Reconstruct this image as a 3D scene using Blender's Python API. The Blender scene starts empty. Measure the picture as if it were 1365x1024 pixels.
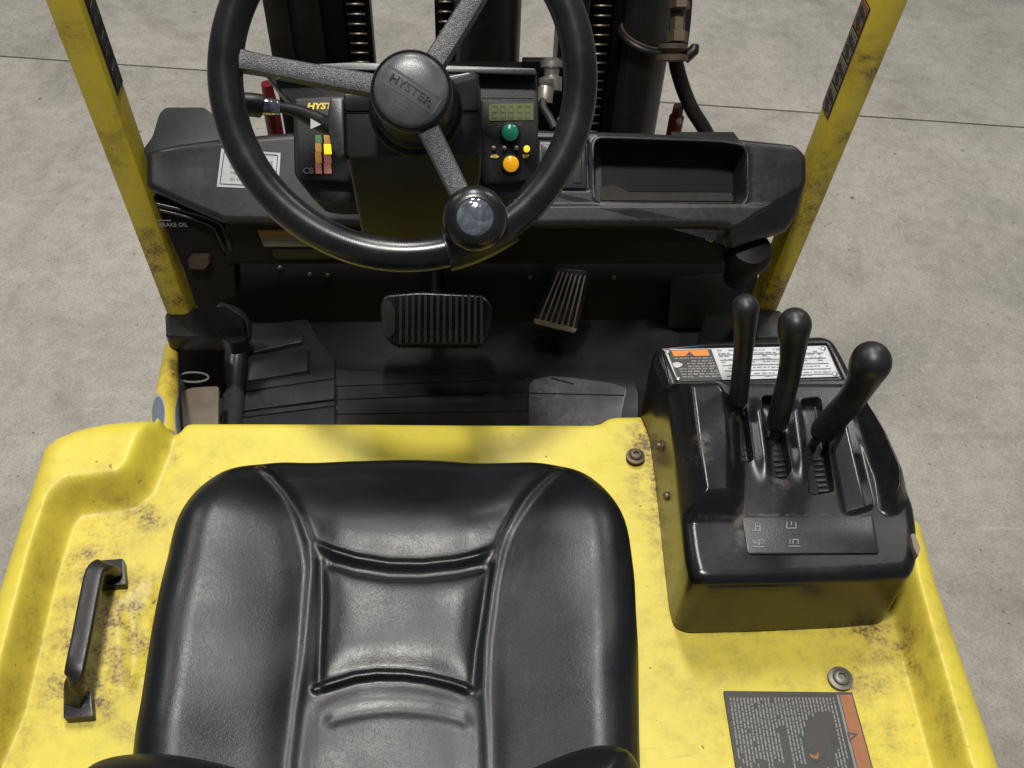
import bpy, bmesh, math, random
import numpy as np
from mathutils import Vector, Matrix
random.seed(7); rng = np.random.default_rng(7)
SC = bpy.context.scene
COL = SC.collection

# ------------------------------------------------------------------ camera
F_PX, CX, CY = 1350.0, 682.5, 512.0
CAM = Vector((0.0, 0.0, 2.0))
_fw = Vector((599-CX, CY+1130, -F_PX)).normalized()       # truck's forward direction in camera space
_dn = Vector((630-CX, CY-1621, -F_PX)).normalized()       # straight down in camera space
_up = -_dn
_fw = (_fw - _up*_fw.dot(_up)).normalized()
_rt = _fw.cross(_up)
ROT = Matrix((_rt, _fw, _up))                             # camera -> world
cam_d = bpy.data.cameras.new('camera'); cam = bpy.data.objects.new('camera', cam_d); COL.objects.link(cam)
cam_d.sensor_width = 36.0; cam_d.lens = F_PX/1365*36.0
cam_d.clip_start = 0.02; cam_d.clip_end = 200
cam.matrix_world = Matrix.Translation(CAM) @ ROT.to_4x4()
SC.camera = cam

# ------------------------------------------------------------------ world, lamps, exposure
w = bpy.data.worlds.new('World'); SC.world = w; w.use_nodes = True
bg = w.node_tree.nodes['Background']; bg.inputs[0].default_value = (0.82, 0.90, 1.0, 1); bg.inputs[1].default_value = 0.115
def lamp(name, loc, size, sy, power, target, col=(1, 0.97, 0.92)):
    d = bpy.data.lights.new(name, 'AREA'); d.shape = 'RECTANGLE'; d.size = size; d.size_y = sy; d.energy = power; d.color = col
    o = bpy.data.objects.new(name, d); COL.objects.link(o); o.location = loc
    o.rotation_euler = (Vector(target)-Vector(loc)).to_track_quat('-Z', 'Y').to_euler()
lamp('ceiling_lamp', (-0.25, 0.30, 5.6), 0.40, 0.46, 150, (0, 0.8, 0.8), (1, .965, .915))
lamp('ceiling_lamp', (-0.1, 2.9, 5.6), 0.5, 1.2, 105, (0, 1.0, 0.8), (1, .975, .93))
lamp('ceiling_lamp', (3.4, 4.6, 5.6), 0.6, 1.6, 60, (0, 1.0, 0.6), (1, .965, .915))
lamp('ceiling_lamp', (-3.8, 4.0, 5.6), 0.6, 1.6, 50, (0, 1.0, 0.6), (1, .965, .915))
SC.view_settings.view_transform = 'Standard'; SC.view_settings.look = 'None'
SC.view_settings.exposure = 0.22; SC.view_settings.gamma = 1.0

# ------------------------------------------------------------------ geometry helpers
class Plane:
    def __init__(s, o, n, u=(1, 0, 0)):
        s.o = Vector(o); s.n = Vector(n).normalized()
        u = Vector(u); s.u = (u - s.n*u.dot(s.n)).normalized(); s.v = s.n.cross(s.u)
    def hit(s, px, py, h=0.0):
        d = ROT @ Vector(((px-CX)/F_PX, -(py-CY)/F_PX, -1.0))
        t = (s.o + s.n*h - CAM).dot(s.n)/d.dot(s.n)
        return CAM + d*t
    def pt(s, a, b, h=0.0): return s.o + s.u*a + s.v*b + s.n*h
    def loc(s, p): q = p - s.o; return q.dot(s.u), q.dot(s.v)
    def mat(s, p): return Matrix.Translation(p) @ Matrix((s.u, s.v, s.n)).transposed().to_4x4()
def HZ(z): return Plane((0, 0, z), (0, 0, 1))
def DP(px, py, depth):                                     # point at a distance along the view axis
    return CAM + ROT @ (Vector(((px-CX)/F_PX, -(py-CY)/F_PX, -1.0))*depth)
def to_px(P):
    R = np.array(ROT.transposed()); q = (P - np.array(CAM)) @ R.T
    return CX - F_PX*q[..., 0]/q[..., 2], CY + F_PX*q[..., 1]/q[..., 2]

WL = {}
def place(name, me, mat, parent=None, label=None, smooth=None, kind=None):
    """links a mesh given in world coordinates; its origin goes to its own centre"""
    co = np.empty(len(me.vertices)*3, np.float32); me.vertices.foreach_get('co', co); co = co.reshape(-1, 3)
    c = (co.min(0)+co.max(0))/2
    me.vertices.foreach_set('co', (co-c).ravel()); me.update()
    if smooth is not None:
        me.shade_smooth()
        if smooth < 179: me.set_sharp_from_angle(angle=math.radians(smooth))
    if mat: me.materials.append(mat)
    o = bpy.data.objects.new(name, me); COL.objects.link(o)
    wc = Vector([float(x) for x in c]); WL[o.name] = wc
    if parent is not None:
        o.parent = parent; o.location = wc - WL[parent.name]
    else: o.location = wc
    if label: o['label'] = label
    if kind: o['kind'] = kind
    return o
def clone(o, wloc, parent):
    c = o.copy(); COL.objects.link(c); c.parent = parent
    WL[c.name] = Vector(wloc); c.location = WL[c.name]-WL[parent.name]
    return c
def clone_tree(o, delta, parent):
    c = clone(o, WL[o.name]+delta, parent)
    for ch in o.children: clone_tree(ch, delta, c)
    return c
def empty(name, loc):
    o = bpy.data.objects.new(name, None); COL.objects.link(o); o.location = loc; WL[o.name] = Vector(loc); return o
def bm_mesh(bm, name):
    bmesh.ops.recalc_face_normals(bm, faces=bm.faces)
    me = bpy.data.meshes.new(name); bm.to_mesh(me); bm.free(); return me
def bev(bm, w, seg=2, ang=30):
    if w <= 0: return
    ed = [e for e in bm.edges if len(e.link_faces) == 2 and e.calc_face_angle() > math.radians(ang)]
    bmesh.ops.bevel(bm, geom=ed, offset=w, segments=seg, profile=0.6, affect='EDGES', clamp_overlap=True)
def box(name, c, size, mat, parent, rot=None, bevel=0.003, label=None, seg=2):
    bm = bmesh.new(); bmesh.ops.create_cube(bm, size=1)
    M = Matrix.Translation(Vector(c)) @ ((rot.to_4x4()) if rot is not None else Matrix.Identity(4)) @ Matrix.Diagonal((*size, 1))
    bmesh.ops.transform(bm, matrix=M, verts=bm.verts)
    bev(bm, bevel, seg)
    return place(name, bm_mesh(bm, name), mat, parent, label, 35)
def rounded(pts, r, n=4):
    """rounds the corners of a polygon given in pixels"""
    out = []; N = len(pts)
    for i in range(N):
        p = Vector(pts[i]).to_2d(); a = Vector(pts[i-1]).to_2d(); b = Vector(pts[(i+1) % N]).to_2d()
        da = (a-p); db = (b-p); rr = min(r, da.length*.48, db.length*.48)
        if rr <= 0: out.append(tuple(p)); continue
        s = p+da.normalized()*rr; e = p+db.normalized()*rr
        for k in range(n+1):
            t = k/n; q = s*(1-t)**2 + p*2*t*(1-t) + e*t*t; out.append((q.x, q.y))
    return out
def prism(name, pl, pts, h0, h1, mat, parent, r=0, bevel=0.0, label=None, seg=2, n=4, taper=1.0, smooth=35):
    """solid whose front outline is seen at the given image points when it lies h1 above the plane"""
    pp = rounded(pts, r, n) if r else pts
    top = [pl.hit(x, y, h1) for x, y in pp]
    return solid(name, top, -pl.n*(h1-h0), mat, parent, bevel, label, seg, taper, smooth)
def solid(name, top, ext, mat, parent, bevel=0.0, label=None, seg=2, taper=1.0, smooth=35):
    bm = bmesh.new(); c = sum(top, Vector())/len(top)
    a = [bm.verts.new(p) for p in top]; b = [bm.verts.new(c+(p-c)*taper+ext) for p in top]; n = len(a)
    f1 = bm.faces.new(a); bm.faces.new(b[::-1])
    for i in range(n): bm.faces.new((a[i], b[i], b[(i+1) % n], a[(i+1) % n]))
    if bevel > 0:
        bmesh.ops.recalc_face_normals(bm, faces=bm.faces)
        ed = [e for e in f1.edges]
        bmesh.ops.bevel(bm, geom=ed, offset=bevel, segments=seg, profile=0.6, affect='EDGES', clamp_overlap=True)
    return place(name, bm_mesh(bm, name), mat, parent, label, smooth)
def tube(name, path, rad, mat, parent, n=12, label=None, closed=False, flat=1.0, refn=None, cap=True, sq=0.0):
    P = [Vector(p) for p in path]; N = len(P)
    R = rad if hasattr(rad, '__len__') else [rad]*N
    bm = bmesh.new(); rings = []; prev = None
    for i in range(N):
        if closed: t = (P[(i+1) % N]-P[i-1]).normalized()
        else: t = (P[min(i+1, N-1)]-P[max(i-1, 0)]).normalized()
        if refn is not None: u = Vector(refn)
        elif prev is None: u = Vector((0, 0, 1)) if abs(t.z) < .9 else Vector((1, 0, 0))
        else: u = prev
        u = (u - t*u.dot(t)).normalized(); prev = u; v = t.cross(u)
        pw = lambda c: math.copysign(abs(c)**(1-sq), c) if abs(c) > 1e-6 else 0.0
        rings.append([bm.verts.new(P[i]+(u*pw(math.cos(a))*flat+v*pw(math.sin(a)))*R[i]) for a in [2*math.pi*k/n for k in range(n)]])
    M = N if closed else N-1
    for i in range(M):
        A, B = rings[i], rings[(i+1) % N]
        for k in range(n): bm.faces.new((A[k], A[(k+1) % n], B[(k+1) % n], B[k]))
    if not closed and cap: bm.faces.new(rings[0][::-1]); bm.faces.new(rings[-1])
    return place(name, bm_mesh(bm, name), mat, parent, label, 50)
def lathe(name, c, axis, prof, mat, parent, n=40, label=None, smooth=40):
    pl = Plane(c, axis, (1, 0, 0) if abs(Vector(axis).normalized().x) < .9 else (0, 1, 0))
    bm = bmesh.new(); rings = []
    for r, h in prof:
        rings.append([bm.verts.new(pl.pt(max(r, 1e-5)*math.cos(2*math.pi*k/n), max(r, 1e-5)*math.sin(2*math.pi*k/n), h)) for k in range(n)])
    for A, B in zip(rings, rings[1:]):
        for k in range(n): bm.faces.new((A[k], A[(k+1) % n], B[(k+1) % n], B[k]))
    bm.faces.new(rings[0][::-1]); bm.faces.new(rings[-1])
    return place(name, bm_mesh(bm, name), mat, parent, label, smooth)
def smooth_path(pts, k=6, closed=False):
    P = [Vector(p) for p in pts]; out = []; N = len(P)
    for i in range(N if closed else N-1):
        if closed: p0, p1, p2, p3 = P[i-1], P[i], P[(i+1) % N], P[(i+2) % N]
        else: p0, p1, p2, p3 = P[max(i-1, 0)], P[i], P[i+1], P[min(i+2, N-1)]
        for j in range(k):
            t = j/k
            out.append(0.5*((2*p1)+(p2-p0)*t+(2*p0-5*p1+4*p2-p3)*t*t+(3*p1-p0-3*p2+p3)*t**3))
    if not closed: out.append(P[-1])
    return out
def seg_dist(x, y, pts, closed=False):
    d = np.full(x.shape, 1e9); n = len(pts)
    for i in range(n if closed else n-1):
        ax, ay = pts[i]; bx, by = pts[(i+1) % n]
        dx, dy = bx-ax, by-ay; L = dx*dx+dy*dy+1e-12
        t = np.clip(((x-ax)*dx+(y-ay)*dy)/L, 0, 1)
        d = np.minimum(d, np.hypot(x-ax-t*dx, y-ay-t*dy))
    return d
def inside(x, y, pts):
    c = np.zeros(x.shape, bool); n = len(pts)
    for i in range(n):
        ax, ay = pts[i]; bx, by = pts[(i+1) % n]
        c ^= ((ay > y) != (by > y)) & (x < (bx-ax)*(y-ay)/(by-ay+1e-12)+ax)
    return c
def sdf(x, y, pts): d = seg_dist(x, y, pts, True); return np.where(inside(x, y, pts), d, -d)     # positive inside
def sst(a, b, v): t = np.clip((v-a)/(b-a), 0, 1); return t*t*(3-2*t)
def to_w(pl, V):
    return np.array(pl.o)+V[:, :1]*np.array(pl.u)+V[:, 1:2]*np.array(pl.v)+V[:, 2:3]*np.array(pl.n)
def dome(name, outline, centre, zf, zbot, mat, parent, nt=400, ns=150, label=None, dirt=None, inset=0.0, power=0.8, pl=None):
    """a moulded cover: outline in world xy (star-shaped about centre), height from zf(x, y, d), skirt down to zbot"""
    O = np.array([(p[0], p[1]) for p in outline], float); c = np.array(centre[:2], float)
    ang = np.unwrap(np.arctan2(O[:, 1]-c[1], O[:, 0]-c[0]))
    L = np.concatenate([[0], np.cumsum(np.hypot(*(np.roll(O, -1, 0)-O).T))])
    Oc = np.vstack([O, O[:1]]); s = np.linspace(0, L[-1], nt, endpoint=False)
    bx = np.interp(s, L, Oc[:, 0]); by = np.interp(s, L, Oc[:, 1])
    t = np.linspace(0, 1, ns)[1:]**power
    X = c[0]+t[:, None]*(bx-c[0])[None]; Y = c[1]+t[:, None]*(by-c[1])[None]
    X = np.concatenate([[c[0]], X.ravel()]); Y = np.concatenate([[c[1]], Y.ravel()])
    D = np.maximum(sdf(X, Y, [tuple(p) for p in O]), 0); D[-nt:] = 0
    Z = zf(X, Y, D)
    V = np.stack([X, Y, Z], 1); m = ns-1
    low = V[-nt:].copy()
    rings = [V]
    for k, f in enumerate((0.35, 1.0)):
        q = low.copy(); q[:, 2] = low[:, 2]+(zbot-low[:, 2])*f
        q[:, :2] = c+(q[:, :2]-c)*(1-inset*f); rings.append(q)
    V = np.concatenate(rings); m2 = m+2
    faces = [(0, 1+k, 1+(k+1) % nt) for k in range(nt)]
    i = np.arange(m2-1)[:, None]*nt+1; k = np.arange(nt)[None]; k2 = (k+1) % nt
    F = np.stack([i+k, i+nt+k, i+nt+k2, i+k2], -1).reshape(-1, 4)
    faces += F.tolist()
    if pl is not None: V = to_w(pl, V)
    me = bpy.data.meshes.new(name); me.from_pydata(V.tolist(), [], faces)
    if dirt is not None:
        a = me.attributes.new('dirt', 'FLOAT', 'POINT'); a.data.foreach_set('value', dirt(V[:, 0], V[:, 1], V[:, 2]).astype(np.float32))
    return place(name, me, mat, parent, label, 180 if True else 40)
def text(name, s, pl, p, size, mat, parent, rot=0.0, ext=0.0003, shear=0.0, sx=1.0, align='CENTER', bold=0.0):
    cu = bpy.data.curves.new('t', 'FONT'); cu.body = s; cu.size = size; cu.extrude = ext; cu.shear = shear
    cu.align_x = align; cu.align_y = 'CENTER'; cu.resolution_u = 3; cu.offset = bold
    o = bpy.data.objects.new('t', cu); COL.objects.link(o)
    bpy.context.view_layer.update()
    me = bpy.data.meshes.new_from_object(o.evaluated_get(bpy.context.evaluated_depsgraph_get()))
    bpy.data.objects.remove(o)
    me.transform(pl.mat(p) @ Matrix.Rotation(rot, 4, 'Z') @ Matrix.Diagonal((sx, 1, 1, 1)))
    me.materials.clear()
    return place(name, me, mat, parent)

# ------------------------------------------------------------------ materials
class NT:
    def __init__(s, name):
        s.m = bpy.data.materials.new(name); s.m.use_nodes = True; s.t = s.m.node_tree; s.b = s.t.nodes['Principled BSDF']
        s.co = s.t.nodes.new('ShaderNodeTexCoord').outputs['Object']
    def n(s, typ, **kw):
        nd = s.t.nodes.new('ShaderNode'+typ)
        for k, v in kw.items():
            if k in nd.inputs.keys() or isinstance(k, int): pass
            setattr(nd, k, v)
        return nd
    def link(s, a, b): s.t.links.new(a, b)
    def noise(s, scale, detail=4, rough=0.55, co=None, dist=0.0):
        nd = s.n('TexNoise'); nd.inputs['Scale'].default_value = scale; nd.inputs['Detail'].default_value = detail
        nd.inputs['Roughness'].default_value = rough; nd.inputs['Distortion'].default_value = dist
        s.link(co or s.co, nd.inputs['Vector']); return nd.outputs['Fac']
    def voro(s, scale, feature='F1', co=None):
        nd = s.n('TexVoronoi'); nd.feature = feature; nd.inputs['Scale'].default_value = scale
        s.link(co or s.co, nd.inputs['Vector']); return nd.outputs['Distance']
    def ramp(s, src, a, b, ca=0.0, cb=1.0):
        nd = s.n('MapRange'); nd.inputs['From Min'].default_value = a; nd.inputs['From Max'].default_value = b
        nd.inputs['To Min'].default_value = ca; nd.inputs['To Max'].default_value = cb; s.link(src, nd.inputs['Value']); return nd.outputs[0]
    def math(s, op, a, b=None):
        nd = s.n('Math'); nd.operation = op
        for i, x in enumerate((a, b)):
            if x is None: continue
            if isinstance(x, (int, float)): nd.inputs[i].default_value = x
            else: s.link(x, nd.inputs[i])
        return nd.outputs[0]
    def mix(s, fac, a, b):
        nd = s.n('Mix'); nd.data_type = 'RGBA'
        for i, x in ((0, fac), (6, a), (7, b)):
            if isinstance(x, (int, float)): nd.inputs[i].default_value = x
            elif isinstance(x, tuple): nd.inputs[i].default_value = (*x, 1)
            else: s.link(x, nd.inputs[i])
        return nd.outputs[2]
    def bump(s, h, strength, dist=0.001):
        nd = s.n('Bump'); nd.inputs['Strength'].default_value = strength; nd.inputs['Distance'].default_value = dist
        s.link(h, nd.inputs['Height'])
        if s.b.inputs['Normal'].links: s.link(s.b.inputs['Normal'].links[0].from_socket, nd.inputs['Normal'])
        s.link(nd.outputs[0], s.b.inputs['Normal'])
    def set(s, **kw):
        for k, v in kw.items():
            k = {'col': 'Base Color', 'rough': 'Roughness', 'metal': 'Metallic', 'coat': 'Coat Weight', 'spec': 'Specular IOR Level',
                 'emit': 'Emission Color', 'estr': 'Emission Strength', 'crough': 'Coat Roughness'}.get(k, k)
            i = s.b.inputs[k]
            if isinstance(v, tuple): i.default_value = (*v, 1)
            elif isinstance(v, (int, float)): i.default_value = v
            else: s.link(v, i)
        return s
def plain(name, col, rough=0.5, metal=0.0, **kw):
    t = NT(name); v = t.noise(40, 5)
    c = t.mix(t.ramp(v, .35, .7), tuple(x*.85 for x in col), tuple(min(1, x*1.1) for x in col))
    t.set(col=c, rough=t.ramp(v, .3, .7, rough*.85, min(1, rough*1.15)), metal=metal, **kw); return t.m
def black_plastic(name, col=(0.02, 0.021, 0.024), rough=0.38, dust=0.35, grain=600, gs=0.25, dustcol=(0.16, 0.15, 0.14), attr=False):
    t = NT(name)
    big = t.noise(9, 6, .6, dist=.4); fine = t.noise(120, 5, .65); spk = t.noise(420, 2, .5)
    d = t.math('MULTIPLY', t.ramp(big, .38, .72), t.ramp(fine, .35, .75))
    d = t.math('MULTIPLY', d, dust)
    sp = t.ramp(spk, .70, .78, 0, .5*min(1, dust*2))
    d = t.math('MAXIMUM', d, sp)
    if attr:
        at = t.n('Attribute'); at.attribute_name = 'dirt'
        d = t.math('MAXIMUM', d, t.math('MULTIPLY', at.outputs['Fac'], t.ramp(fine, .42, .6)))
    t.set(col=t.mix(d, col, dustcol), rough=t.math('ADD', t.ramp(big, .3, .7, rough*.85, rough*1.2), t.math('MULTIPLY', d, .5)))
    t.bump(t.voro(grain), gs, .0003)
    # hairline scratches: stretched noise
    mp = t.n('Mapping'); mp.inputs['Scale'].default_value = (14, 240, 60); mp.inputs['Rotation'].default_value = (0, 0, .5); t.link(t.co, mp.inputs[0])
    sc = t.noise(3, 3, .7, co=mp.outputs[0]); t.bump(t.ramp(sc, .66, .74), .05, .0003)
    return t.m
M = {}
def knobcap():
    t = NT('clear_knob_cap'); t.set(col=t.mix(t.ramp(t.noise(70, 4, .6, dist=1), .35, .7), (.16, .18, .22), (.55, .60, .68)), rough=.10, metal=.8)
    t.bump(t.noise(55, 3, .5, dist=1), .5, .004); return t.m
def lowspec(m, v): m.node_tree.nodes['Principled BSDF'].inputs['Specular IOR Level'].default_value = v; return m
M['plastic'] = black_plastic('black_plastic', (.008, .0082, .009), .34, .16)
M['dashp'] = black_plastic('dashboard_plastic', (0.011, 0.0115, 0.0135), .34, .32, grain=1100, gs=.18, dustcol=(.085, .085, .092))
M['glossp'] = black_plastic('console_plastic', (0.006, 0.0062, 0.0075), .26, .14, grain=900, gs=.12, attr=True, dustcol=(.085, .065, .048))
M['dark'] = lowspec(black_plastic('dull_black', (0.0045, 0.0042, 0.004), .5, .05, dustcol=(.08, .07, .06)), .22)
M['panelp'] = lowspec(black_plastic('matte_panel_plastic', (.009, .009, .010), .5, .15, dustcol=(.10, .10, .10)), .3)
M['wing'] = lowspec(black_plastic('wing_plastic', (.008, .0105, .014), .45, .15), .3)
M['rubber'] = black_plastic('black_rubber', (0.008, 0.008, 0.009), .42, .14, gs=.1)
M['mast'] = black_plastic('greasy_black_steel', (0.009, 0.0085, 0.008), .40, .22, dustcol=(.08, .065, .05))
M['sidecyl'] = black_plastic('brown_black_painted_tube', (0.020, 0.018, 0.017), .42, .3, dustcol=(.08, .065, .05))
M['colp'] = lowspec(black_plastic('column_plastic', (0.0085, 0.0088, 0.0095), .33, .05, grain=1000, gs=.10), .4)

def vinyl():
    t = NT('seat_vinyl')
    big = t.noise(6, 4); fine = t.noise(60, 6, .6, dist=1.2)
    t.set(col=t.mix(t.ramp(big, .35, .7), (0.0036, 0.0042, 0.0052), (0.0065, 0.0074, 0.0088)), rough=t.ramp(t.noise(18, 5), .3, .7, .30, .42))
    t.bump(t.voro(700), .16, .0003)
    cr = t.voro(38, 'DISTANCE_TO_EDGE', co=None)
    t.bump(t.ramp(t.noise(60, 6, .65, dist=3.5), .47, .52), .11, .0004)
    return t.m
M['vinyl'] = vinyl()
def rim():
    t = NT('steering_rim_plastic'); f = t.noise(30, 5)
    t.set(col=t.mix(t.ramp(f, .4, .7), (.007, .007, .008), (.014, .014, .015)), rough=t.ramp(f, .3, .7, .22, .34)); t.bump(t.voro(1200), .14, .0002); return t.m
M['rim'] = rim()
def leather():
    t = NT('pebbled_spoke_plastic'); f = t.noise(300, 3)
    t.set(col=t.mix(t.ramp(f, .35, .7), (.045, .045, .050), (.10, .10, .105)), rough=.34)
    t.bump(t.voro(1050), .55, .0005); return t.m
M['spoke'] = leather()
def capm():
    t = NT('horn_cap_plastic'); f = t.noise(60, 5)
    t.set(col=t.mix(t.ramp(f, .35, .7), (.065, .065, .070), (.10, .10, .105)), rough=.30); t.bump(t.voro(1300), .2, .0003); return t.m
M['cap'] = capm()

def yellow(name, attr=True, base=(0.67, 0.57, 0.055), wear=.5):
    t = NT(name)
    big = t.noise(5, 6, .6, dist=.3); mid = t.noise(42, 6, .68); fine = t.noise(260, 4, .6); sp = t.noise(150, 2, .4)
    c = t.mix(t.ramp(big, .3, .7), base, (base[0]*1.02, base[1]*.97, base[2]*1.4))
    # faint overall film of grime
    g = t.math('MULTIPLY', t.ramp(mid, .50, .72), .16*wear*2)
    c = t.mix(g, c, (.30, .20, .06))
    if attr:
        at = t.n('Attribute'); at.attribute_name = 'dirt'; a = at.outputs['Fac']
        m1 = t.math('MULTIPLY', a, t.ramp(mid, .40, .62)); m2 = t.math('MULTIPLY', a, t.ramp(fine, .46, .60))
        c = t.mix(t.math('MINIMUM', t.math('MULTIPLY', a, t.ramp(t.noise(14, 5, .65), .3, .7, .10, .75)), .75), c, (.33, .225, .07))
        c = t.mix(t.math('MINIMUM', t.math('MULTIPLY', m1, .8), .78), c, (.20, .118, .04))
        c = t.mix(t.math('MINIMUM', t.math('MULTIPLY', t.math('MULTIPLY', m2, m1), 2.2), .78), c, (.075, .045, .022))
    specks = t.math('MULTIPLY', t.ramp(sp, .735, .76), t.ramp(big, .42, .55))
    c = t.mix(t.math('MULTIPLY', specks, .8), c, (.06, .045, .03))
    mp = t.n('Mapping'); mp.inputs['Scale'].default_value = (7, 90, 40); mp.inputs['Rotation'].default_value = (0, 0, .9); t.link(t.co, mp.inputs[0])
    sc = t.noise(3, 4, .6, co=mp.outputs[0]); c = t.mix(t.ramp(sc, .69, .75, 0, .4), c, (.30, .20, .05))
    for k_, (sx_, sy_, rz_) in enumerate(((5, 260, 1.9), (6, 300, .2), (4, 220, -.6))):
        mq = t.n('Mapping'); mq.inputs['Scale'].default_value = (sx_, sy_, 60); mq.inputs['Rotation'].default_value = (0, 0, rz_); mq.inputs['Location'].default_value = (k_*3.1, 0, 0); t.link(t.co, mq.inputs[0])
        q = t.noise(2.2, 2, .5, co=mq.outputs[0]); c = t.mix(t.math('MULTIPLY', t.ramp(q, .735, .75), t.ramp(big, .5, .6, 0, .55)), c, (.16, .11, .05))
    chips = t.voro(16); c = t.mix(t.math('MULTIPLY', t.ramp(chips, .075, .055), t.ramp(mid, .54, .57, 0, .8)), c, (.10, .08, .06))
    t.set(col=c, rough=t.ramp(mid, .3, .7, .36, .52)); t.bump(t.noise(500, 3), .12, .0004); t.bump(t.noise(25, 3), .1, .002)
    return t.m
M['yellow'] = yellow('yellow_paint')
M['yellow2'] = yellow('worn_yellow_post_paint', True, (.72, .58, .045), .5)

def pillar():
    m = yellow('pillar_paint', True, (.70, .55, .05), .8)
    t = m.node_tree; b = t.nodes['Principled BSDF']; src = b.inputs['Base Color'].links[0].from_socket
    at = t.nodes.new('ShaderNodeAttribute'); at.attribute_name = 'patch'
    for lo, hi, col in ((.30, .34, (.42, .41, .36, 1)), (.42, .46, (.13, .16, .21, 1))):
        mr = t.nodes.new('ShaderNodeMapRange'); mr.inputs[1].default_value = lo; mr.inputs[2].default_value = hi; t.links.new(at.outputs['Fac'], mr.inputs[0])
        mx = t.nodes.new('ShaderNodeMix'); mx.data_type = 'RGBA'; t.links.new(mr.outputs[0], mx.inputs[0]); t.links.new(src, mx.inputs[6]); mx.inputs[7].default_value = col; src = mx.outputs[2]
    t.links.new(src, b.inputs['Base Color']); return m
M['pillar'] = pillar()
def concrete():
    t = NT('worn_concrete')
    a = t.noise(.55, 8, .62, dist=1.0); b = t.noise(2.6, 9, .68, dist=.5); c = t.noise(24, 7, .68); d = t.noise(230, 4, .6); e = t.noise(7, 7, .7, dist=.8)
    col = t.mix(t.ramp(a, .32, .68), (.30, .28, .245), (.43, .403, .352))
    col = t.mix(t.ramp(b, .45, .72, 0, .75), col, (.49, .462, .415))
    col = t.mix(t.ramp(b, .47, .30, 0, .55), col, (.225, .21, .19))
    col = t.mix(t.ramp(e, .52, .76, 0, .3), col, (.24, .22, .19))
    col = t.mix(t.ramp(t.noise(90, 4, .65), .50, .66, 0, .35), col, (.50, .47, .41))
    col = t.mix(t.ramp(c, .46, .70, 0, .42), col, (.215, .195, .16))
    col = t.mix(t.ramp(d, .48, .68, 0, .5), col, (.15, .138, .115))
    p = t.voro(34); pit = t.math('MULTIPLY', t.ramp(p, .13, .07), t.ramp(c, .5, .58))
    p2 = t.math('MULTIPLY', t.ramp(t.voro(9), .08, .04), t.ramp(b, .45, .55))
    col = t.mix(t.math('MULTIPLY', t.math('MAXIMUM', pit, p2), .7), col, (.06, .05, .045))
    st = t.noise(1.3, 5, .62, dist=1.8); col = t.mix(t.ramp(st, .56, .72, 0, .42), col, (.15, .13, .115))
    mp = t.n('Mapping'); mp.inputs['Scale'].default_value = (.9, 9, 1); mp.inputs['Rotation'].default_value = (0, 0, .55); t.link(t.co, mp.inputs[0])
    sc = t.noise(2.2, 6, .65, co=mp.outputs[0]); col = t.mix(t.ramp(sc, .60, .76, 0, .28), col, (.19, .175, .16))
    mp2 = t.n('Mapping'); mp2.inputs['Scale'].default_value = (3, 26, 1); mp2.inputs['Rotation'].default_value = (0, 0, -.7); t.link(t.co, mp2.inputs[0])
    s2 = t.noise(2.0, 5, .6, co=mp2.outputs[0], dist=.6); col = t.mix(t.ramp(s2, .66, .72, 0, .45), col, (.52, .50, .46))
    t.set(col=col, rough=t.ramp(b, .3, .7, .5, .8))
    t.bump(c, .18, .003); t.bump(d, .15, .0012)
    return t.m
M['concrete'] = concrete()
M['joint'] = plain('dark_joint_dirt', (.14, .12, .10), .9)
M['steel'] = plain('worn_steel', (.42, .40, .36), .38, .9)
M['zinc'] = plain('dull_zinc', (.34, .31, .27), .4, .8)
M['brass'] = plain('rusty_brass', (.13, .10, .065), .5, .5)
M['brassd2'] = plain('dirty_steel', (.20, .185, .16), .5, .7)
M['brassd'] = plain('grimy_latch_metal', (.07, .055, .042), .45, .5)
M['chain'] = plain('oiled_chain_steel', (.16, .14, .115), .38, .85)
M['chrome'] = knobcap()
M['red'] = plain('red_paint', (.16, .012, .018), .4)
M['white'] = plain('sticker_white', (.50, .51, .52), .45)
M['ink'] = plain('sticker_ink', (.05, .05, .055), .6)
M['greyink'] = plain('faint_grey_ink', (.28, .28, .29), .6)
M['orange'] = plain('warning_orange', (.72, .22, .03), .5)
M['rust'] = plain('warning_orange_worn', (.30, .115, .045), .6)
M['yellowink'] = plain('yellow_print', (.80, .62, .10), .5)
M['redink'] = plain('red_print', (.62, .16, .12), .5)
M['pinkink'] = plain('gauge_pink', (.68, .23, .18), .5)
M['amberink'] = plain('gauge_amber', (.75, .38, .06), .5)
M['greenink'] = plain('gauge_green', (.08, .24, .12), .5)
M['beige'] = plain('dusty_beige_plate', (.20, .165, .125), .7)
M['traydust'] = plain('tray_dust', (.045, .037, .031), .8)
M['scuff'] = plain('brown_scuff', (.045, .040, .034), .6)
M['blue'] = plain('worn_blue_grey_primer', (.17, .20, .25), .5)
M['palegrey'] = plain('pale_bare_edge', (.48, .48, .46), .6)
M['label_line'] = plain('grey_print', (.20, .20, .197), .6)
M['decalblack'] = plain('faded_black_decal', (.034, .035, .032), .5)
M['olive'] = black_plastic('dusty_dark_mat', (.011, .0105, .009), .36, .3, dustcol=(.06, .056, .045))
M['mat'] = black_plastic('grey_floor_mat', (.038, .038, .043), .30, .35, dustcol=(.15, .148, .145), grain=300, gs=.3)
M['sheenplate'] = black_plastic('pale_sheen_floor_plate', (.07, .068, .075), .3, .9, dustcol=(.22, .21, .215))  # pale colour stands in for the sheen on lit floor
M['ribm'] = black_plastic('worn_highlit_rubber', (.075, .072, .07), .2, .5, dustcol=(.19, .175, .16))  # lightened to paint in the highlights on the brake ribs
M['tan'] = plain('worn_tan_rubber', (.28, .235, .19), .5)
M['pedal'] = black_plastic('worn_pedal_rubber', (.016, .0155, .016), .22, .35, dustcol=(.13, .115, .10))
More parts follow.
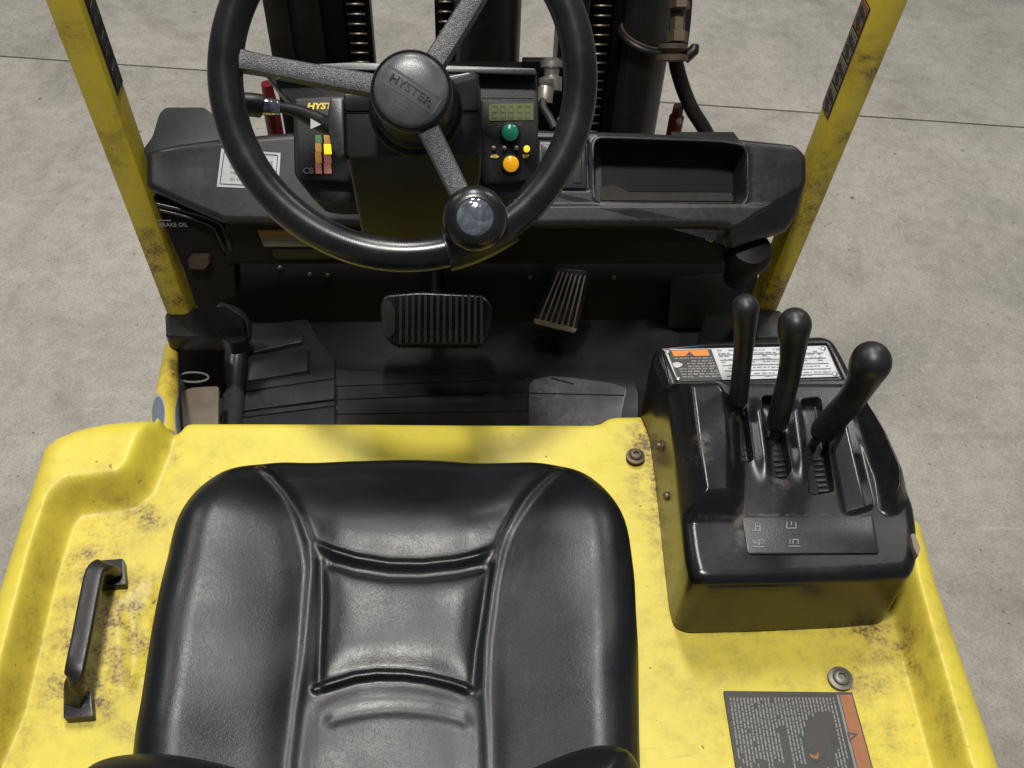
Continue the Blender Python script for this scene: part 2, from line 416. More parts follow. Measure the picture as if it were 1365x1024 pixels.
def lit(name, col, e):
    t = NT(name); t.set(col=col, rough=.2, emit=col, estr=e, coat=.6); return t.m
M['green_lens'] = lit('green_lamp_lens', (.01, .16, .085), .25)
M['amber_lens'] = lit('amber_lamp_lens', (.85, .38, .01), .45)
M['led_on'] = lit('lit_yellow_led', (1.0, .72, .03), .8)
M['led_off'] = plain('unlit_led', (.40, .30, .28), .3)
M['lcd'] = lit('lcd_green', (.10, .115, .045), .25)
M['lcdseg'] = plain('lcd_segments', (.045, .052, .018), .5)
M['lcdlit'] = lit('lcd_lit_segments', (.30, .36, .12), .5)

# ================================================================== THE SETTING: concrete floor
floor = empty('floor', (0, 0, 0)); floor['kind'] = 'structure'
g0 = HZ(0)
A = g0.hit(0, 75); B = g0.hit(1365, 170); dr = (B-A).normalized(); nr = Vector((-dr.y, dr.x, 0))
def slab(a, b, side):
    p = [a+nr*.004*side, b+nr*.004*side, b+nr*9*side, a+nr*9*side]
    if side < 0: p = p[::-1]
    bm = bmesh.new(); top = [bm.verts.new(q) for q in p]; bot = [bm.verts.new(q-Vector((0, 0, .15))) for q in p]
    bm.faces.new(top); bm.faces.new(bot[::-1])
    for i in range(4): bm.faces.new((top[i], bot[i], bot[(i+1) % 4], top[(i+1) % 4]))
    bev(bm, .004, 2)
    place('concrete_slab', bm_mesh(bm, 'concrete_slab'), M['concrete'], floor, None, 30)
M0 = (A+B)/2
slab(M0-dr*9, M0+dr*9, 1); slab(M0-dr*9, M0+dr*9, -1)
jc = M0-Vector((0, 0, .0755))
box('joint_filler', jc, (18, .02, .14), M['joint'], floor, Matrix.Rotation(math.atan2(dr.y, dr.x), 3, 'Z'), 0)

# ================================================================== THE FORKLIFT
T = empty('forklift', (0, 0.9, 0))
T['label'] = 'yellow forklift with black vinyl seat, steering wheel with knob and hydraulic levers, standing on concrete'
T['category'] = 'forklift'
ZD = 1.0                                                   # height of the hood's deck

# ---- hood
def blobs(specs):
    def f(x, y, z):
        px, py = to_px(np.stack([x, y, z], 1)); v = np.zeros(len(x))
        for (cx, cy, rx, ry, a) in specs: v = np.maximum(v, a*np.exp(-(((px-cx)/rx)**2+((py-cy)/ry)**2)))
        return v
    return f
hp = HZ(ZD)
RIM = .045
hr = HZ(ZD+RIM*.6)
def back(p, yy):                                           # straight back along the truck
    return Vector((p.x, yy, 0))
lf = hr.hit(56, 592); rf = HZ(ZD).hit(1180, 590)
rr = hr.hit(1253, 780)
ol = [hr.hit(56, 600), hr.hit(75, 585), hr.hit(105, 573), hr.hit(140, 565), hr.hit(175, 561), hr.hit(203, 560),
      hp.hit(214, 566), hp.hit(226, 575), hp.hit(234, 577), hp.hit(240, 572), hp.hit(246, 564), hp.hit(256, 562), hp.hit(500, 560), hp.hit(790, 560), hp.hit(801, 558), hp.hit(812, 551), hp.hit(824, 549.5), hp.hit(869, 549), hp.hit(1000, 549), hp.hit(1165, 552), hp.hit(1182, 570),
      hr.hit(1253, 780)]
l2 = hr.hit(0, 772)
dl = (l2-ol[0]).normalized(); 
r2 = hr.hit(1338, 1024); drr = (r2-ol[-1]).normalized()
ol = ol + [ol[-1]+drr*.25, ol[-1]+drr*.8, Vector((ol[-1].x, -.55, 0)), Vector((0, -.6, 0)), Vector((l2.x, -.55, 0)), ol[0]+dl*.8, ol[0]+dl*.3, ol[0]+dl*.06]
raisedL = [(-400, 1500), (-60, 1100), (12, 935), (60, 745), (82, 680), (100, 664), (170, 655), (186, 640), (214, 570), (222, 520), (-300, 500)]
raisedR = [(1700, 1500), (1275, 1040), (1222, 850), (1204, 780), (1196, 700), (1700, 600)]
def hood_z(x, y, d):
    px, py = to_px(np.stack([x, y, np.full_like(x, ZD+.02)], 1))
    s = np.maximum(sst(-14, 12, sdf(px, py, raisedL)), sst(-16, 12, sdf(px, py, raisedR)))
    z = ZD+RIM*s
    # hollow beside the grab handle
    g = sdf(px, py, [(160, 800), (196, 770), (200, 840), (165, 900)])
    z -= .006*sst(-14, 10, g)
    # broad bowl behind the seat line and a soft crown
    z += .004*np.sin(x*5+1)*np.cos(y*4)
    r = .012+.024*s
    dd = np.clip(d, 0, r); z -= r-np.sqrt(np.maximum(r*r-(r-dd)**2, 0))
    return z
hd = blobs([(128, 760, 46, 40, .9), (110, 925, 60, 45, 1.0), (150, 840, 80, 110, .75), (180, 815, 16, 36, 1.0), (92, 860, 40, 110, .6),
            (190, 690, 40, 22, .75), (185, 975, 90, 40, .35), (180, 680, 120, 80, .3), (870, 590, 34, 40, 1.0), (880, 650, 18, 90, .9), (893, 740, 14, 100, .6),
            (1185, 860, 40, 30, .8), (1150, 905, 55, 50, .55), (1160, 840, 80, 12, .8), (1000, 838, 110, 8, .7), (1235, 900, 60, 120, .35), (980, 960, 90, 80, .3),
            (1000, 900, 200, 80, .26), (847, 610, 24, 22, .6), (230, 600, 14, 30, .5), (50, 870, 30, 120, .35), (1120, 905, 22, 20, .9), (1170, 980, 40, 60, .45), (880, 860, 60, 90, .22), (60, 740, 30, 120, .3), (20, 960, 40, 90, .4), (150, 700, 60, 30, .5), (1265, 960, 30, 90, .4), (1210, 880, 26, 60, .6), (860, 640, 30, 60, .5), (300, 600, 60, 14, .22)])
hood = dome('hood', ol, (0, .28), hood_z, .52, M['yellow'], T, nt=760, ns=240, dirt=hd, power=.9)
def bolt(px, py, pl, parent, r=.0085, mat=None, name='screw'):
    p = pl.hit(px, py)
    o = lathe(name, p, pl.n, [(r*1.55, .0005), (r*1.5, .0022), (r*1.1, .0026), (r, .003), (r, .0055), (r*.8, .007), (r*.45, .0072), (r*.42, .0045)], mat or M['zinc'], parent, n=24)
    return o
bolt(847, 609, HZ(ZD+.002), hood, .0075, M['brass']); bolt(1120, 905, HZ(ZD+.002), hood, .0085, M['brassd2'])

# warning decal, read from the truck's side: its lines of print run front to back
d1 = HZ(ZD+.0055)
dec = prism('warning_decal', d1, [(965, 921), (1136, 923), (1196, 1140), (1000, 1140)], -.004, 0, M['decalblack'], hood, label='faded black and orange warning decal')
dw = HZ(ZD+.0058); dw2 = HZ(ZD+.0062)
prism('orange_band', dw, [(1119, 926), (1135, 926), (1192, 1130), (1170, 1130)], -.0003, 0, M['rust'], dec)
prism('pale_margin', dw, [(1115, 926), (1118, 926), (1169, 1130), (1165, 1130)], -.0003, 0, M['label_line'], dec)
bm = bmesh.new()
def quad(bm, pts): bm.faces.new([bm.verts.new(p) for p in pts])
for i in range(31):                                        # lines of tiny words
    y = 930.0; x0 = 971+i*4.55
    while y < 1100:
        L = random.uniform(2.5, 9)
        sk = (y-921)*.24*(.62+.38*i/31)+0
        inblot = ((x0+sk-1092)/24)**2+((y-985)/38)**2 < 1
        if random.random() > .06 and not (inblot) and not (13 <= i <= 14 and y > 968) and not (y > 1012 and random.random() < .5):
            y1 = y+L; s1 = (y1-921)*.24*(.62+.38*i/31)
            quad(bm, [dw.hit(x0+sk, y), dw.hit(x0+sk+2.1, y), dw.hit(x0+s1+2.1, y1), dw.hit(x0+s1, y1)])
        y += L+random.uniform(.7, 1.6)
place('fine_print', bm_mesh(bm, 'fine_print'), M['label_line'], dec, kind='stuff')
prism('scuffed_patch', dw, rounded([(1073, 965), (1100, 948), (1112, 950), (1108, 980), (1098, 1010), (1086, 1018), (1080, 1004), (1070, 990)], 9), -.0003, .0003, M['scuff'], dec)
prism('torn_edge', dw2, [(1078, 1004), (1086, 1008), (1092, 1003), (1090, 1012), (1081, 1010)], -.0003, .0002, M['rust'], dec)
def tri(name, pl, pts, mat, parent): return prism(name, pl, pts, -.0003, 0, mat, parent)
tri('warning_triangle', dw2, [(1129, 976), (1144, 978), (1133, 989)], M['ink'], dec)
tri('triangle_inside', HZ(ZD+.0066), [(1132, 979), (1139, 980), (1134, 985)], M['rust'], dec)

# ---- grab handle on the hood's left
hh = HZ(ZD+.045)
gp = [HZ(ZD).hit(152, 775), HZ(ZD+.02).hit(148, 764), HZ(ZD+.04).hit(138, 756), hh.hit(128, 762), hh.hit(121, 790), hh.hit(110, 848), hh.hit(101, 893), HZ(ZD+.03).hit(99, 913), HZ(ZD+.012).hit(100, 935), HZ(ZD).hit(101, 950)]
sp_ = smooth_path(gp, 6)
grab = tube('grab_handle', sp_, .0098, M['plastic'], T, n=16, flat=.55, sq=.62, refn=(0, 0.15, 1))
for (x, y, a) in ((148, 764, 0), (104, 940, 0)):
    prism('handle_foot', HZ(ZD+.0125), [(x-20, y-17), (x+17, y-20), (x+20, y+15), (x-20, y+18)], -.012, 0, M['plastic'], grab, r=4, bevel=.004)

# ---- seat
S0 = HZ(1.075)
so = [(178, 996), (187, 940), (195, 885), (205, 825), (217, 764), (228, 727), (243, 693), (265, 662), (295, 639), (330, 626), (370, 618), (413, 616), (470, 612), (529, 610), (585, 611), (635, 614), (680, 618), (722, 623), (765, 632), (797, 650), (820, 677), (836, 713), (846, 764), (849, 820), (852, 880), (853, 986), (855, 1100), (840, 1180), (500, 1230), (190, 1180), (172, 1090)]
seams = {'left_seam': [(350, 634), (368, 650), (387, 674), (404, 705), (416, 738), (419, 770), (415, 812), (409, 885), (399, 959), (392, 1024), (388, 1150)],
         'right_seam': [(743, 640), (730, 652), (714, 669), (700, 686), (687, 706), (674, 728), (666, 748), (656, 801), (648, 864), (645, 933), (648, 991), (652, 1150)],
         'front_cross_seam': [(419, 738), (445, 750), (476, 759), (520, 765), (565, 766), (608, 762), (640, 755), (664, 746)],
         'rear_cross_seam': [(424, 928), (450, 920), (476, 912), (505, 908), (540, 908), (570, 912), (600, 920), (636, 934)],
         'inner_left_seam': [(431, 765), (432, 810), (430, 860), (427, 926)],
         'inner_right_seam': [(651, 770), (644, 820), (634, 880), (630, 930)]}
seat_c = S0.hit(520, 860)
def seat_z(x, y, d):
    px, py = to_px(np.stack([x, y, np.full_like(x, 1.10)], 1))
    u = (px-(525+(py-800)*-.02))/330.0
    z = np.full_like(x, 1.118)
    z += .024*sst(.26, 1.0, np.abs(u))+.006*np.clip((np.abs(u)-.3)/.7, 0, 1)                                          # side bolsters
    z -= .016*sst(730, 600, py)                                                 # front rolls down
    z += .005*np.exp(-((py-690)/40.)**2)
    z -= .008*np.exp(-(((px-530)/120.)**2+((py-980)/120.)**2))
    ls = seg_dist(px, py, seams['left_seam']); rs = seg_dist(px, py, seams['right_seam']); main = np.minimum(ls, rs)
    c1 = seg_dist(px, py, seams['front_cross_seam']); c2 = seg_dist(px, py, seams['rear_cross_seam'])
    il = np.minimum(seg_dist(px, py, seams['inner_left_seam']), seg_dist(px, py, seams['inner_right_seam']))
    allm = np.minimum(np.minimum(main, il+6), np.minimum(c1, c2))
    P_ = lambda q: 1-np.exp(-(q/24.)**2)
    z += .0048*P_(ls)*P_(rs)*P_(c1)*P_(c2)*P_(il+14)
    top = sst(760, 650, py)
    z += (.0022+.0036*top)*np.exp(-(main/7.)**2)
    z += .0058*np.exp(-(c1/6.)**2)*sst(0, 30, main) + .0056*np.exp(-(c2/6.)**2)*sst(0, 25, main)
    z -= .0026*np.exp(-(il/6.5)**2)
    g1 = seg_dist(px, py-14, seams['front_cross_seam'][1:-1]); g2 = seg_dist(px, py+9, seams['rear_cross_seam'][1:-1])
    z -= .0028*np.exp(-(g1/7.)**2)
    ps = np.abs(py-(953+((px-530)/105.)**2*22)); z -= .0022*np.exp(-(ps/11.)**2)*sst(104, 84, np.abs(px-532))
    z += .0012*np.sin(px*.031+py*.017)*np.sin(py*.027-px*.013)
    z -= .011*sst(.50, 1.0, np.abs(u))*sst(760, 640, py)
    r = .046; dd = np.clip(d, 0, r); z -= (r-np.sqrt(np.maximum(r*r-(r-dd)**2, 0)))*.9
    return z
seat = dome('seat_cushion', [HZ(1.082+.035*min(1, max(0, (p.y-625)/120))).hit(p.x, p.y) for p in smooth_path([(a, b, 0) for a, b in so], 4, True)], seat_c, seat_z, ZD-.0, M['vinyl'], T, nt=620, ns=260, inset=.03)
# backrest: only the tops of its side bolsters reach into the picture
B0 = HZ(1.235)
bo = [(104, 1052), (122, 1024), (160, 1008), (215, 1004), (270, 1011), (340, 1028), (420, 1052), (540, 1070), (640, 1052), (705, 1024), (757, 1003), (800, 993), (833, 999), (852, 1018), (862, 1060), (868, 1130), (850, 1260), (500, 1320), (130, 1260), (98, 1130)]
def back_z(x, y, d):
    r = .05; dd = np.clip(d, 0, r); z = np.full_like(x, 1.285)-(r-np.sqrt(np.maximum(r*r-(r-dd)**2, 0)))*1.3
    return z
dome('backrest', [B0.hit(p.x, p.y) for p in smooth_path([(a, b, 0) for a, b in bo], 4, True)], B0.hit(490, 1160), back_z, ZD, M['vinyl'], T, nt=260, ns=60)

# ---- overhead guard legs
PY = 1.16
def guard_leg(x0, x1, xin, side):
    """rear face from x0 to x1 (pixels at the top edge of the picture); depth forward"""
    vp = Plane((0, PY, 0), (0, -1, 0))
    a = vp.hit(x0[0], x0[1]).x; b = vp.hit(x1[0], x1[1]).x
    return a, b
vp = Plane((0, PY, 0), (0, -1, 0))
def leg(pl0, pl1, pr0, pr1, dep, dirtspec, side):
    """posts are straight: outer and inner edge of the rear face at two heights"""
    lo = [vp.hit(*pl1), vp.hit(*pr1)]; hi = [vp.hit(*pl0), vp.hit(*pr0)]
    nz = 60; zb, zt = .55, 2.12
    def ext(a, b, z): t = (z-a.z)/(b.z-a.z); return a.x+(b.x-a.x)*t
    V = []; F = []; r = .010
    for i in range(nz+1):
        z = zb+(zt-zb)*i/nz; xl = ext(lo[0], hi[0], z); xr = ext(lo[1], hi[1], z); y0, y1 = PY, PY+dep
        ring = []
        for (cx, cy, sx, sy) in ((xl, y0, 1, 1), (xr, y0, -1, 1), (xr, y1, -1, -1), (xl, y1, 1, -1)):
            c = [(cx+sx*r, cy), (cx+sx*r*.3, cy+sy*r*.3), (cx, cy+sy*r)]
            if (sx, sy) in ((-1, 1), (1, -1)): pass
            else: c = c[::-1]
            ring += c
        V += [(p[0], p[1], z) for p in ring]
    n = 12
    for i in range(nz):
        for k in range(n): F.append((i*n+k, i*n+(k+1) % n, (i+1)*n+(k+1) % n, (i+1)*n+k))
    F.append(tuple(range(n))[::-1]); F.append(tuple(nz*n+k for k in range(n)))
    me = bpy.data.meshes.new('guard_leg'); me.from_pydata(V, [], F)
    Va = np.array(V); at = me.attributes.new('dirt', 'FLOAT', 'POINT'); at.data.foreach_set('value', blobs(dirtspec)(Va[:, 0], Va[:, 1], Va[:, 2]).astype(np.float32))
    return place('guard_leg', me, M['yellow2'], T, None, 40)
legL = leg((56, 0), (216, 410), (106, 0), (250, 410), .055, [(95, 45, 30, 20, .6), (200, 350, 30, 60, .8), (225, 400, 30, 20, 1), (150, 190, 20, 60, .5)], -1)
legR = leg((1172, 0), (1012, 410), (1215, 0), (1040, 410), .055, [(1160, 90, 30, 30, .8), (1125, 175, 12, 14, 1), (1085, 290, 30, 60, .8), (1040, 390, 40, 30, .9), (1100, 240, 20, 50, .6)], 1)
legL['label'] = 'left post with black pictogram decal on its inner side'; legR['label'] = 'right post with pictogram decal on its inner side'
# pictogram decals on the posts' inner faces
def post_decal(legobj, e0, e1, side, z0, z1, panel):
    a, b = vp.hit(*e0), vp.hit(*e1)
    fx = lambda z: a.x+(b.x-a.x)*(z-a.z)/(b.z-a.z)
    q = lambda y, z, h: Vector((fx(z)+side*h, y, z))
    def sheet(name, pts, mat, par, h):
        return solid(name, [q(y, z, h) for y, z in pts], Vector((-side*.0005, 0, 0)), mat, par, smooth=None)
    ya, yb = PY+.012, PY+.047
    d = sheet('pictogram_decal', [(ya, z0), (yb, z0), (yb, z1), (ya, z1)], M['decalblack'], legobj, .0009)
    n = 4
    for i in range(n):
        lo = z0+(z1-z0)*(i+.05)/n; hi = z0+(z1-z0)*(i+.95)/n; m = (lo+hi)/2; k = (hi-lo)/2; ym = (ya+yb)/2
        sheet('pictogram_panel', [(ya+.003, lo), (yb-.003, lo), (yb-.003, hi), (ya+.003, hi)], M[panel] if i < n-1 else M['rust'], d, .0016)
        for c in ([(ym-.012, m-k*.55), (ym+.001, m-k*.85), (ym+.011, m-k*.2), (ym-.002, m+k*.05)], [(ym-.004, m+k*.05), (ym+.011, m+k*.3), (ym+.006, m+k*.75), (ym-.010, m+k*.55)], [(ym-.014, m+k*.1), (ym-.009, m+k*.05), (ym-.008, m+k*.4), (ym-.013, m+k*.45)]):
            sheet('pictogram', c, M['ink'], d, .0023)
post_decal(legR, (1172, 0), (1012, 410), -1, 1.150, 1.318, 'beige')
post_decal(legL, (106, 0), (250, 410), 1, 1.185, 1.365, 'olive')
# ---- dashboard
PD = Plane((0, 1.163, 1.08), (0, -math.cos(math.radians(50)), math.sin(math.radians(50))))

def plane_px(pl, u, v, h=0.0): return to_px(to_w(pl, np.stack([u, v, np.full_like(u, h)], 1)))
dash_o = [(191, 200), (232, 191), (300, 183), (392, 175), (560, 170), (720, 172), (860, 176), (985, 184), (1062, 192), (1077, 207), (1077, 240), (1070, 285), (1058, 305), (1003, 322), (978, 330), (971, 305), (930, 303), (760, 303), (560, 306), (420, 300), (297, 297), (240, 272), (193, 250)]
tray = rounded([(793, 186), (960, 191), (993, 197), (994, 270), (795, 268)], 12)
facet = [(960, 310), (974, 303), (985, 298), (1080, 240), (1200, 240), (1100, 400), (900, 400)]
keyp = rounded([(716, 186), (782, 188), (784, 253), (716, 252)], 4)
def dash_z(u, v, d):
    px, py = plane_px(PD, u, v)
    t = sdf(px, py, tray)
    z = -.055*sst(-1.5, 4, t)+.0022*np.exp(-((t+3)/3.)**2)
    z -= .05*sst(240, 272, py)*sst(-1, 4, t)*0
    f = sdf(px, py, facet); z -= np.maximum(f, 0)*.00062
    z += .006*sst(270, 278, py)*sst(640, 720, px)*(1-sst(0, 4, f))
    k = sdf(px, py, keyp); z -= .004*np.exp(-(k/1.6)**2)
    z -= .010*sst(300, 180, px)*sst(255, 200, py)*.6
    r = .011; dd = np.clip(d, 0, r); z -= r-np.sqrt(np.maximum(r*r-(r-dd)**2, 0))
    return z
dloc = lambda pts, pl: [pl.loc(pl.hit(x, y)) for x, y in pts]
dash = dome('dashboard', dloc(rounded(dash_o, 7, 3), PD), PD.loc(PD.hit(640, 235)), dash_z, -.15, M['dashp'], T, nt=900, ns=230, inset=.04, pl=PD)
# dust on the lip at the tray's bottom, and a folded paper scrap
PT = Plane(PD.pt(0, 0, -.054), PD.n)
prism('tray_shade_sheet', PT, [(801, 192), (984, 199), (986, 256), (802, 255)], -.004, .0006, M['dark'], dash, r=4)  # dark sheet added to deepen the shade inside the tray
prism('tray_dust', PT, [(801, 249), (820, 247), (838, 256), (900, 261), (985, 262), (984, 268), (800, 267)], -.004, .0012, M['traydust'], dash, r=3, label='brown dust lying along the tray bottom')
# left wing behind the dashboard
PW1 = Plane(PD.hit(240, 175, -.02), (0, -.45, .89))
prism('dash_wing', PW1, [(190, 200), (203, 182), (212, 152), (220, 143), (272, 143), (284, 152), (300, 186), (340, 215), (200, 225)], -.05, 0, M['wing'], T, r=5, bevel=.004)
# small bracket seen above the right end
prism('cowl_bracket', Plane(PD.hit(930, 178, -.06), (0, -.5, .86)), [(895, 176), (978, 176), (985, 186), (990, 200), (895, 200)], -.02, 0, M['dark'], T)

# switch panel on the dashboard
kp = prism('switch_panel', PD, [(719, 189), (781, 190), (782, 251), (719, 250)], -.002, .0015, M['dashp'], dash, r=4, bevel=.001)
for q in ([(722, 192), (735, 192), (735, 211), (722, 211)], [(738, 192), (751, 192), (751, 211), (738, 211)]):
    prism('rocker_switch', PD, q, 0, .004, M['plastic'], kp, r=2, bevel=.0012)
prism('key_slot', PD, [(729, 214), (746, 214), (746, 236), (729, 236)], 0, .008, M['dark'], kp, r=4, bevel=.002)
prism('switch_frame', PD, [(765, 196), (776, 196), (776, 244), (765, 244)], 0, .003, M['dashp'], kp, r=2, bevel=.001)

# white notice sticker
stk = prism('notice_sticker', PD, [(295, 198), (374, 204), (371, 253), (289, 249)], -.012, .001, M['white'], dash, label='white notice sticker with thin black border')
def line(name, pl, a, b, wd, mat, par, h=.0004):
    a = Vector(a); b = Vector(b); n = Vector((-(b-a).y, (b-a).x)).normalized()*wd/2
    return prism(name, pl, [tuple(a+n), tuple(b+n), tuple(b-n), tuple(a-n)], h-.0004, h, mat, par)
SP = Plane(PD.pt(0, 0, .0012), PD.n)
cr = [(299, 202), (370, 207), (367, 249), (293, 245)]
for i in range(4): line('sticker_border', SP, cr[i], cr[(i+1) % 4], 1.1, M['ink'], stk)
for s_, x, y, sz in (('Before operating', 335, 215, .0088), ('this truck read the', 333, 223, .0074), ('manual and check', 332, 231, .0074), ('all controls daily', 330, 239, .0074)):
    text('sticker_print', s_, SP, SP.hit(x, y, .0003), sz, M['greyink'], stk, rot=-.05)

# lower dashboard: dark knee panel with foot-side ribs
PK = Plane(PD.hit(640, 303, -.03), (0, -1, .12))
knee = prism('knee_panel', PK, [(300, 296), (560, 302), (760, 300), (950, 300), (1000, 318), (985, 345), (960, 352), (700, 352), (430, 352), (300, 352)], -.08, 0, M['dark'], T, r=3, bevel=.004)
bolt(947, 316, Plane(PK.pt(0, 0, .001), PK.n), knee, .005, M['chrome'])
wl = prism('warning_label', PK, [(343, 307), (432, 307), (440, 329), (352, 329)], 0, .0012, M['beige'], knee, label='dirty warning label with orange header')
prism('orange_header', PK, [(345, 308.5), (430, 308.5), (433, 314), (348, 314)], .001, .0017, M['rust'], wl)
for i in range(3): line('print_line', PK, (352+i*1.5, 318+i*4), (425+i*2, 318+i*4), 1.6, M['label_line'], wl, .0017)
prism('lower_strip', PK, [(362, 334), (436, 334), (440, 345), (366, 345)], 0, .003, M['olive'], knee, r=2)
# left pocket with its raised edge and cast words
PB = Plane(PD.hit(240, 285, -.03), (0, -1, .35))
pk = prism('side_pocket', PB, [(203, 262), (240, 275), (297, 297), (312, 345), (314, 395), (262, 410), (245, 360)], -.05, -.006, M['dark'], T, r=4, bevel=.003)
tube('pocket_edge', smooth_path([PB.hit(213, 280, .002), PB.hit(245, 288, .002), PB.hit(280, 300, .002), PB.hit(290, 312, .002), PB.hit(299, 334, .002)], 5), .0025, M['plastic'], pk, n=8)
tube('pocket_edge', smooth_path([PB.hit(209, 272, .004), PB.hit(255, 283, .004), PB.hit(292, 297, .004), PB.hit(303, 318, .004), PB.hit(308, 334, .004)], 5), .003, M['plastic'], pk, n=8)
line('edge_line', PB, (208, 294), (228, 294), 1.2, M['label_line'], pk, .001)
text('cast_words', 'BRAKE OIL', PB, PB.hit(231, 300, .0004), .0085, M['label_line'], pk)
prism('latch', Plane(PB.pt(0, 0, -.0), PB.n), [(250, 347), (254, 343), (278, 343), (280, 352), (272, 360), (252, 359)], -.01, .008, M['brassd'], pk, r=3, bevel=.002)
# knob and boot at the right, under the dashboard
kc = DP(1000, 333, 1.52)
lathe('park_brake_knob', kc, (0, -.3, .95), [(.02, -.09), (.024, -.05), (.032, -.03), (.036, -.012), (.034, .0), (.028, .008), (.012, .011)], M['dark'], T)

# ---- footwell
ZF = .60
PF = HZ(ZF)
box('floor_plate', (-.02, 1.0, ZF-.015), (.98, .72, .02), M['dark'], T, bevel=0)
PTB = Plane((0, 1.30, ZF), (0, -.80, .60))
prism('toe_board', PTB, [(250, 446), (1010, 446), (1010, 330), (250, 330)], -.02, -.002, M['dark'], T)
box('firewall', (-.02, 1.46, .65), (.98, .03, .42), M['dark'], T, bevel=0)
# left floor mat: moulded blocks and grooves
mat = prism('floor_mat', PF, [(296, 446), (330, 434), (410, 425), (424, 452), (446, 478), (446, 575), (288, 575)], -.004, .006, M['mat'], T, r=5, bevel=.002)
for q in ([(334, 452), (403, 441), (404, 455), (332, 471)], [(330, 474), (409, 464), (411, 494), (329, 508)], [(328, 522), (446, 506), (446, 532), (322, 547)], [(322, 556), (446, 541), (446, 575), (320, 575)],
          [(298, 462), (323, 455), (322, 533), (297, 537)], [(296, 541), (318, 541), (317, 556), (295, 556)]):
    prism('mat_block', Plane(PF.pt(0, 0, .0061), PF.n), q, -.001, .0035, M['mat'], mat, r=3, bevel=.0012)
for (a_, b_) in (((330, 472), (403, 456)), ((330, 509), (411, 495)), ((411, 466), (411, 495)), ((325, 522), (446, 504)), ((322, 548), (446, 532)), ((321, 557), (446, 541)), ((298, 461), (298, 575)), ((324, 450), (322, 575))):
    line('mat_groove', Plane(PF.pt(0, 0, .0098), PF.n), a_, b_, 1.6, M['dark'], mat, .0008)
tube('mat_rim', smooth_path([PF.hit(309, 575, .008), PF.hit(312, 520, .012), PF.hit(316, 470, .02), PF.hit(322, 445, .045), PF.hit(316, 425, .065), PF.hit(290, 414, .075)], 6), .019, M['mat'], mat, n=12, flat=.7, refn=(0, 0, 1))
right_mat = prism('floor_mat', PF, [(446, 490), (560, 500), (700, 498), (840, 505), (850, 520), (850, 575), (446, 575)], -.004, .002, M['olive'], T, r=4, bevel=.001, label='dirty dark middle floor mat')
for y0, y1, xx in ((515, 505, (446, 700)), (533, 522, (446, 702)), (552, 548, (446, 702))):
    line('mat_groove', Plane(PF.pt(0, 0, .0021), PF.n), (xx[0], y0), (xx[1], y1), 1.2, M['dark'], right_mat, .0006)
bp = prism('pale_sheen_plate', PF, [(705, 512), (712, 505), (735, 501), (762, 503), (815, 510), (836, 517), (830, 545), (826, 575), (704, 575)], -.004, .005, M['sheenplate'], T, r=4, bevel=.002, label='pale patch of floor plate, sheen painted in')
line('plate_seam', Plane(PF.pt(0, 0, .0051), PF.n), (704, 524), (832, 527), 1.4, M['dark'], bp, .0006)
line('plate_seam', Plane(PF.pt(0, 0, .0051), PF.n), (735, 504), (765, 512), 1.6, M['dark'], bp, .0006)
# moulded step cover by the left post
zt = .775
PS = HZ(zt)
cov = prism('step_cover', PS, [(219, 416), (240, 410), (300, 406), (326, 424), (330, 452), (306, 457), (297, 450), (221, 449)], -.03, 0, M['glossp'], T, r=6, bevel=.007, seg=3)
a0 = PS.hit(219, 447); a1 = PS.hit(300, 452)
pside = Plane((0, a0.y, 0), (0, -1, 0))
prism('cover_side', pside, [(221, 447), (299, 449), (296, 540), (262, 545), (240, 502)], -.03, -.004, M['dark'], T)
PBG = HZ(.70)
bgp = prism('dusty_bracket', PBG, [(241, 522), (255, 516), (292, 514), (291, 572), (244, 572)], -.012, 0, M['beige'], T, r=5, bevel=.003)
tube('bare_ring', [PBG.hit(258+20*math.cos(t), 503+6.5*math.sin(t), .008) for t in [k*math.pi/12 for k in range(24)]],   .0018, M['label_line'], T, n=6, closed=True)
# yellow pillar foot with worn blue-grey patches
yp = tube('pillar_foot', smooth_path([HZ(.72).hit(229, 462), HZ(.75).hit(226, 490), HZ(.79).hit(223, 525), HZ(.83).hit(220, 556), HZ(.87).hit(219, 592)], 8), list(np.linspace(.010, .0235, 33)), M['pillar'], T, n=40)
def set_attr(o, name, f):
    co = np.array([tuple(v.co+WL[o.name]) for v in o.data.vertices]); px, py = to_px(co)
    a = o.data.attributes.new(name, 'FLOAT', 'POINT'); a.data.foreach_set('value', f(px, py, co).astype(np.float32))
set_attr(yp, 'patch', lambda px, py, co: np.maximum(np.exp(-(((px-211)/9.)**2+((py-552)/26.)**2)), np.exp(-(((px-241)/8.)**2+((py-556)/34.)**2))))
set_attr(yp, 'dirt', lambda px, py, co: np.exp(-(((px-230)/12.)**2+((py-500)/26.)**2)))

# ---- pedals
def ribbed_pedal(name, pl, q, n, depth, along, label):
    p = prism(name, pl, q, -depth, 0, M['pedal'], T, r=10 if n > 10 else 4, bevel=.006, seg=3, label=label)
    return p
PB1 = Plane((0, 1.22, .73), (0, -.53, .85))
brake = prism('brake_pedal', PB1, [(512, 392), (560, 388), (645, 392), (658, 408), (652, 450), (640, 462), (525, 461), (510, 445), (506, 408)], -.02, 0, M['pedal'], T, r=10, bevel=.008, seg=4, label='wide brake pedal with upright ribs')
for i in range(14):
    x = 532+i*8.3
    prism('rib', Plane(PB1.pt(0, 0, .0005), PB1.n), [(x, 394), (x+4.2, 394), (x+3.7, 458), (x-.3, 458)], -.002, .0045, M['ribm'], brake, bevel=.001)
prism('worn_pedal_end', Plane(PB1.pt(0, 0, .0005), PB1.n), rounded([(508, 404), (518, 398), (527, 410), (526, 446), (516, 452), (509, 438)], 6), -.002, .003, M['ribm'], brake, bevel=.0015)
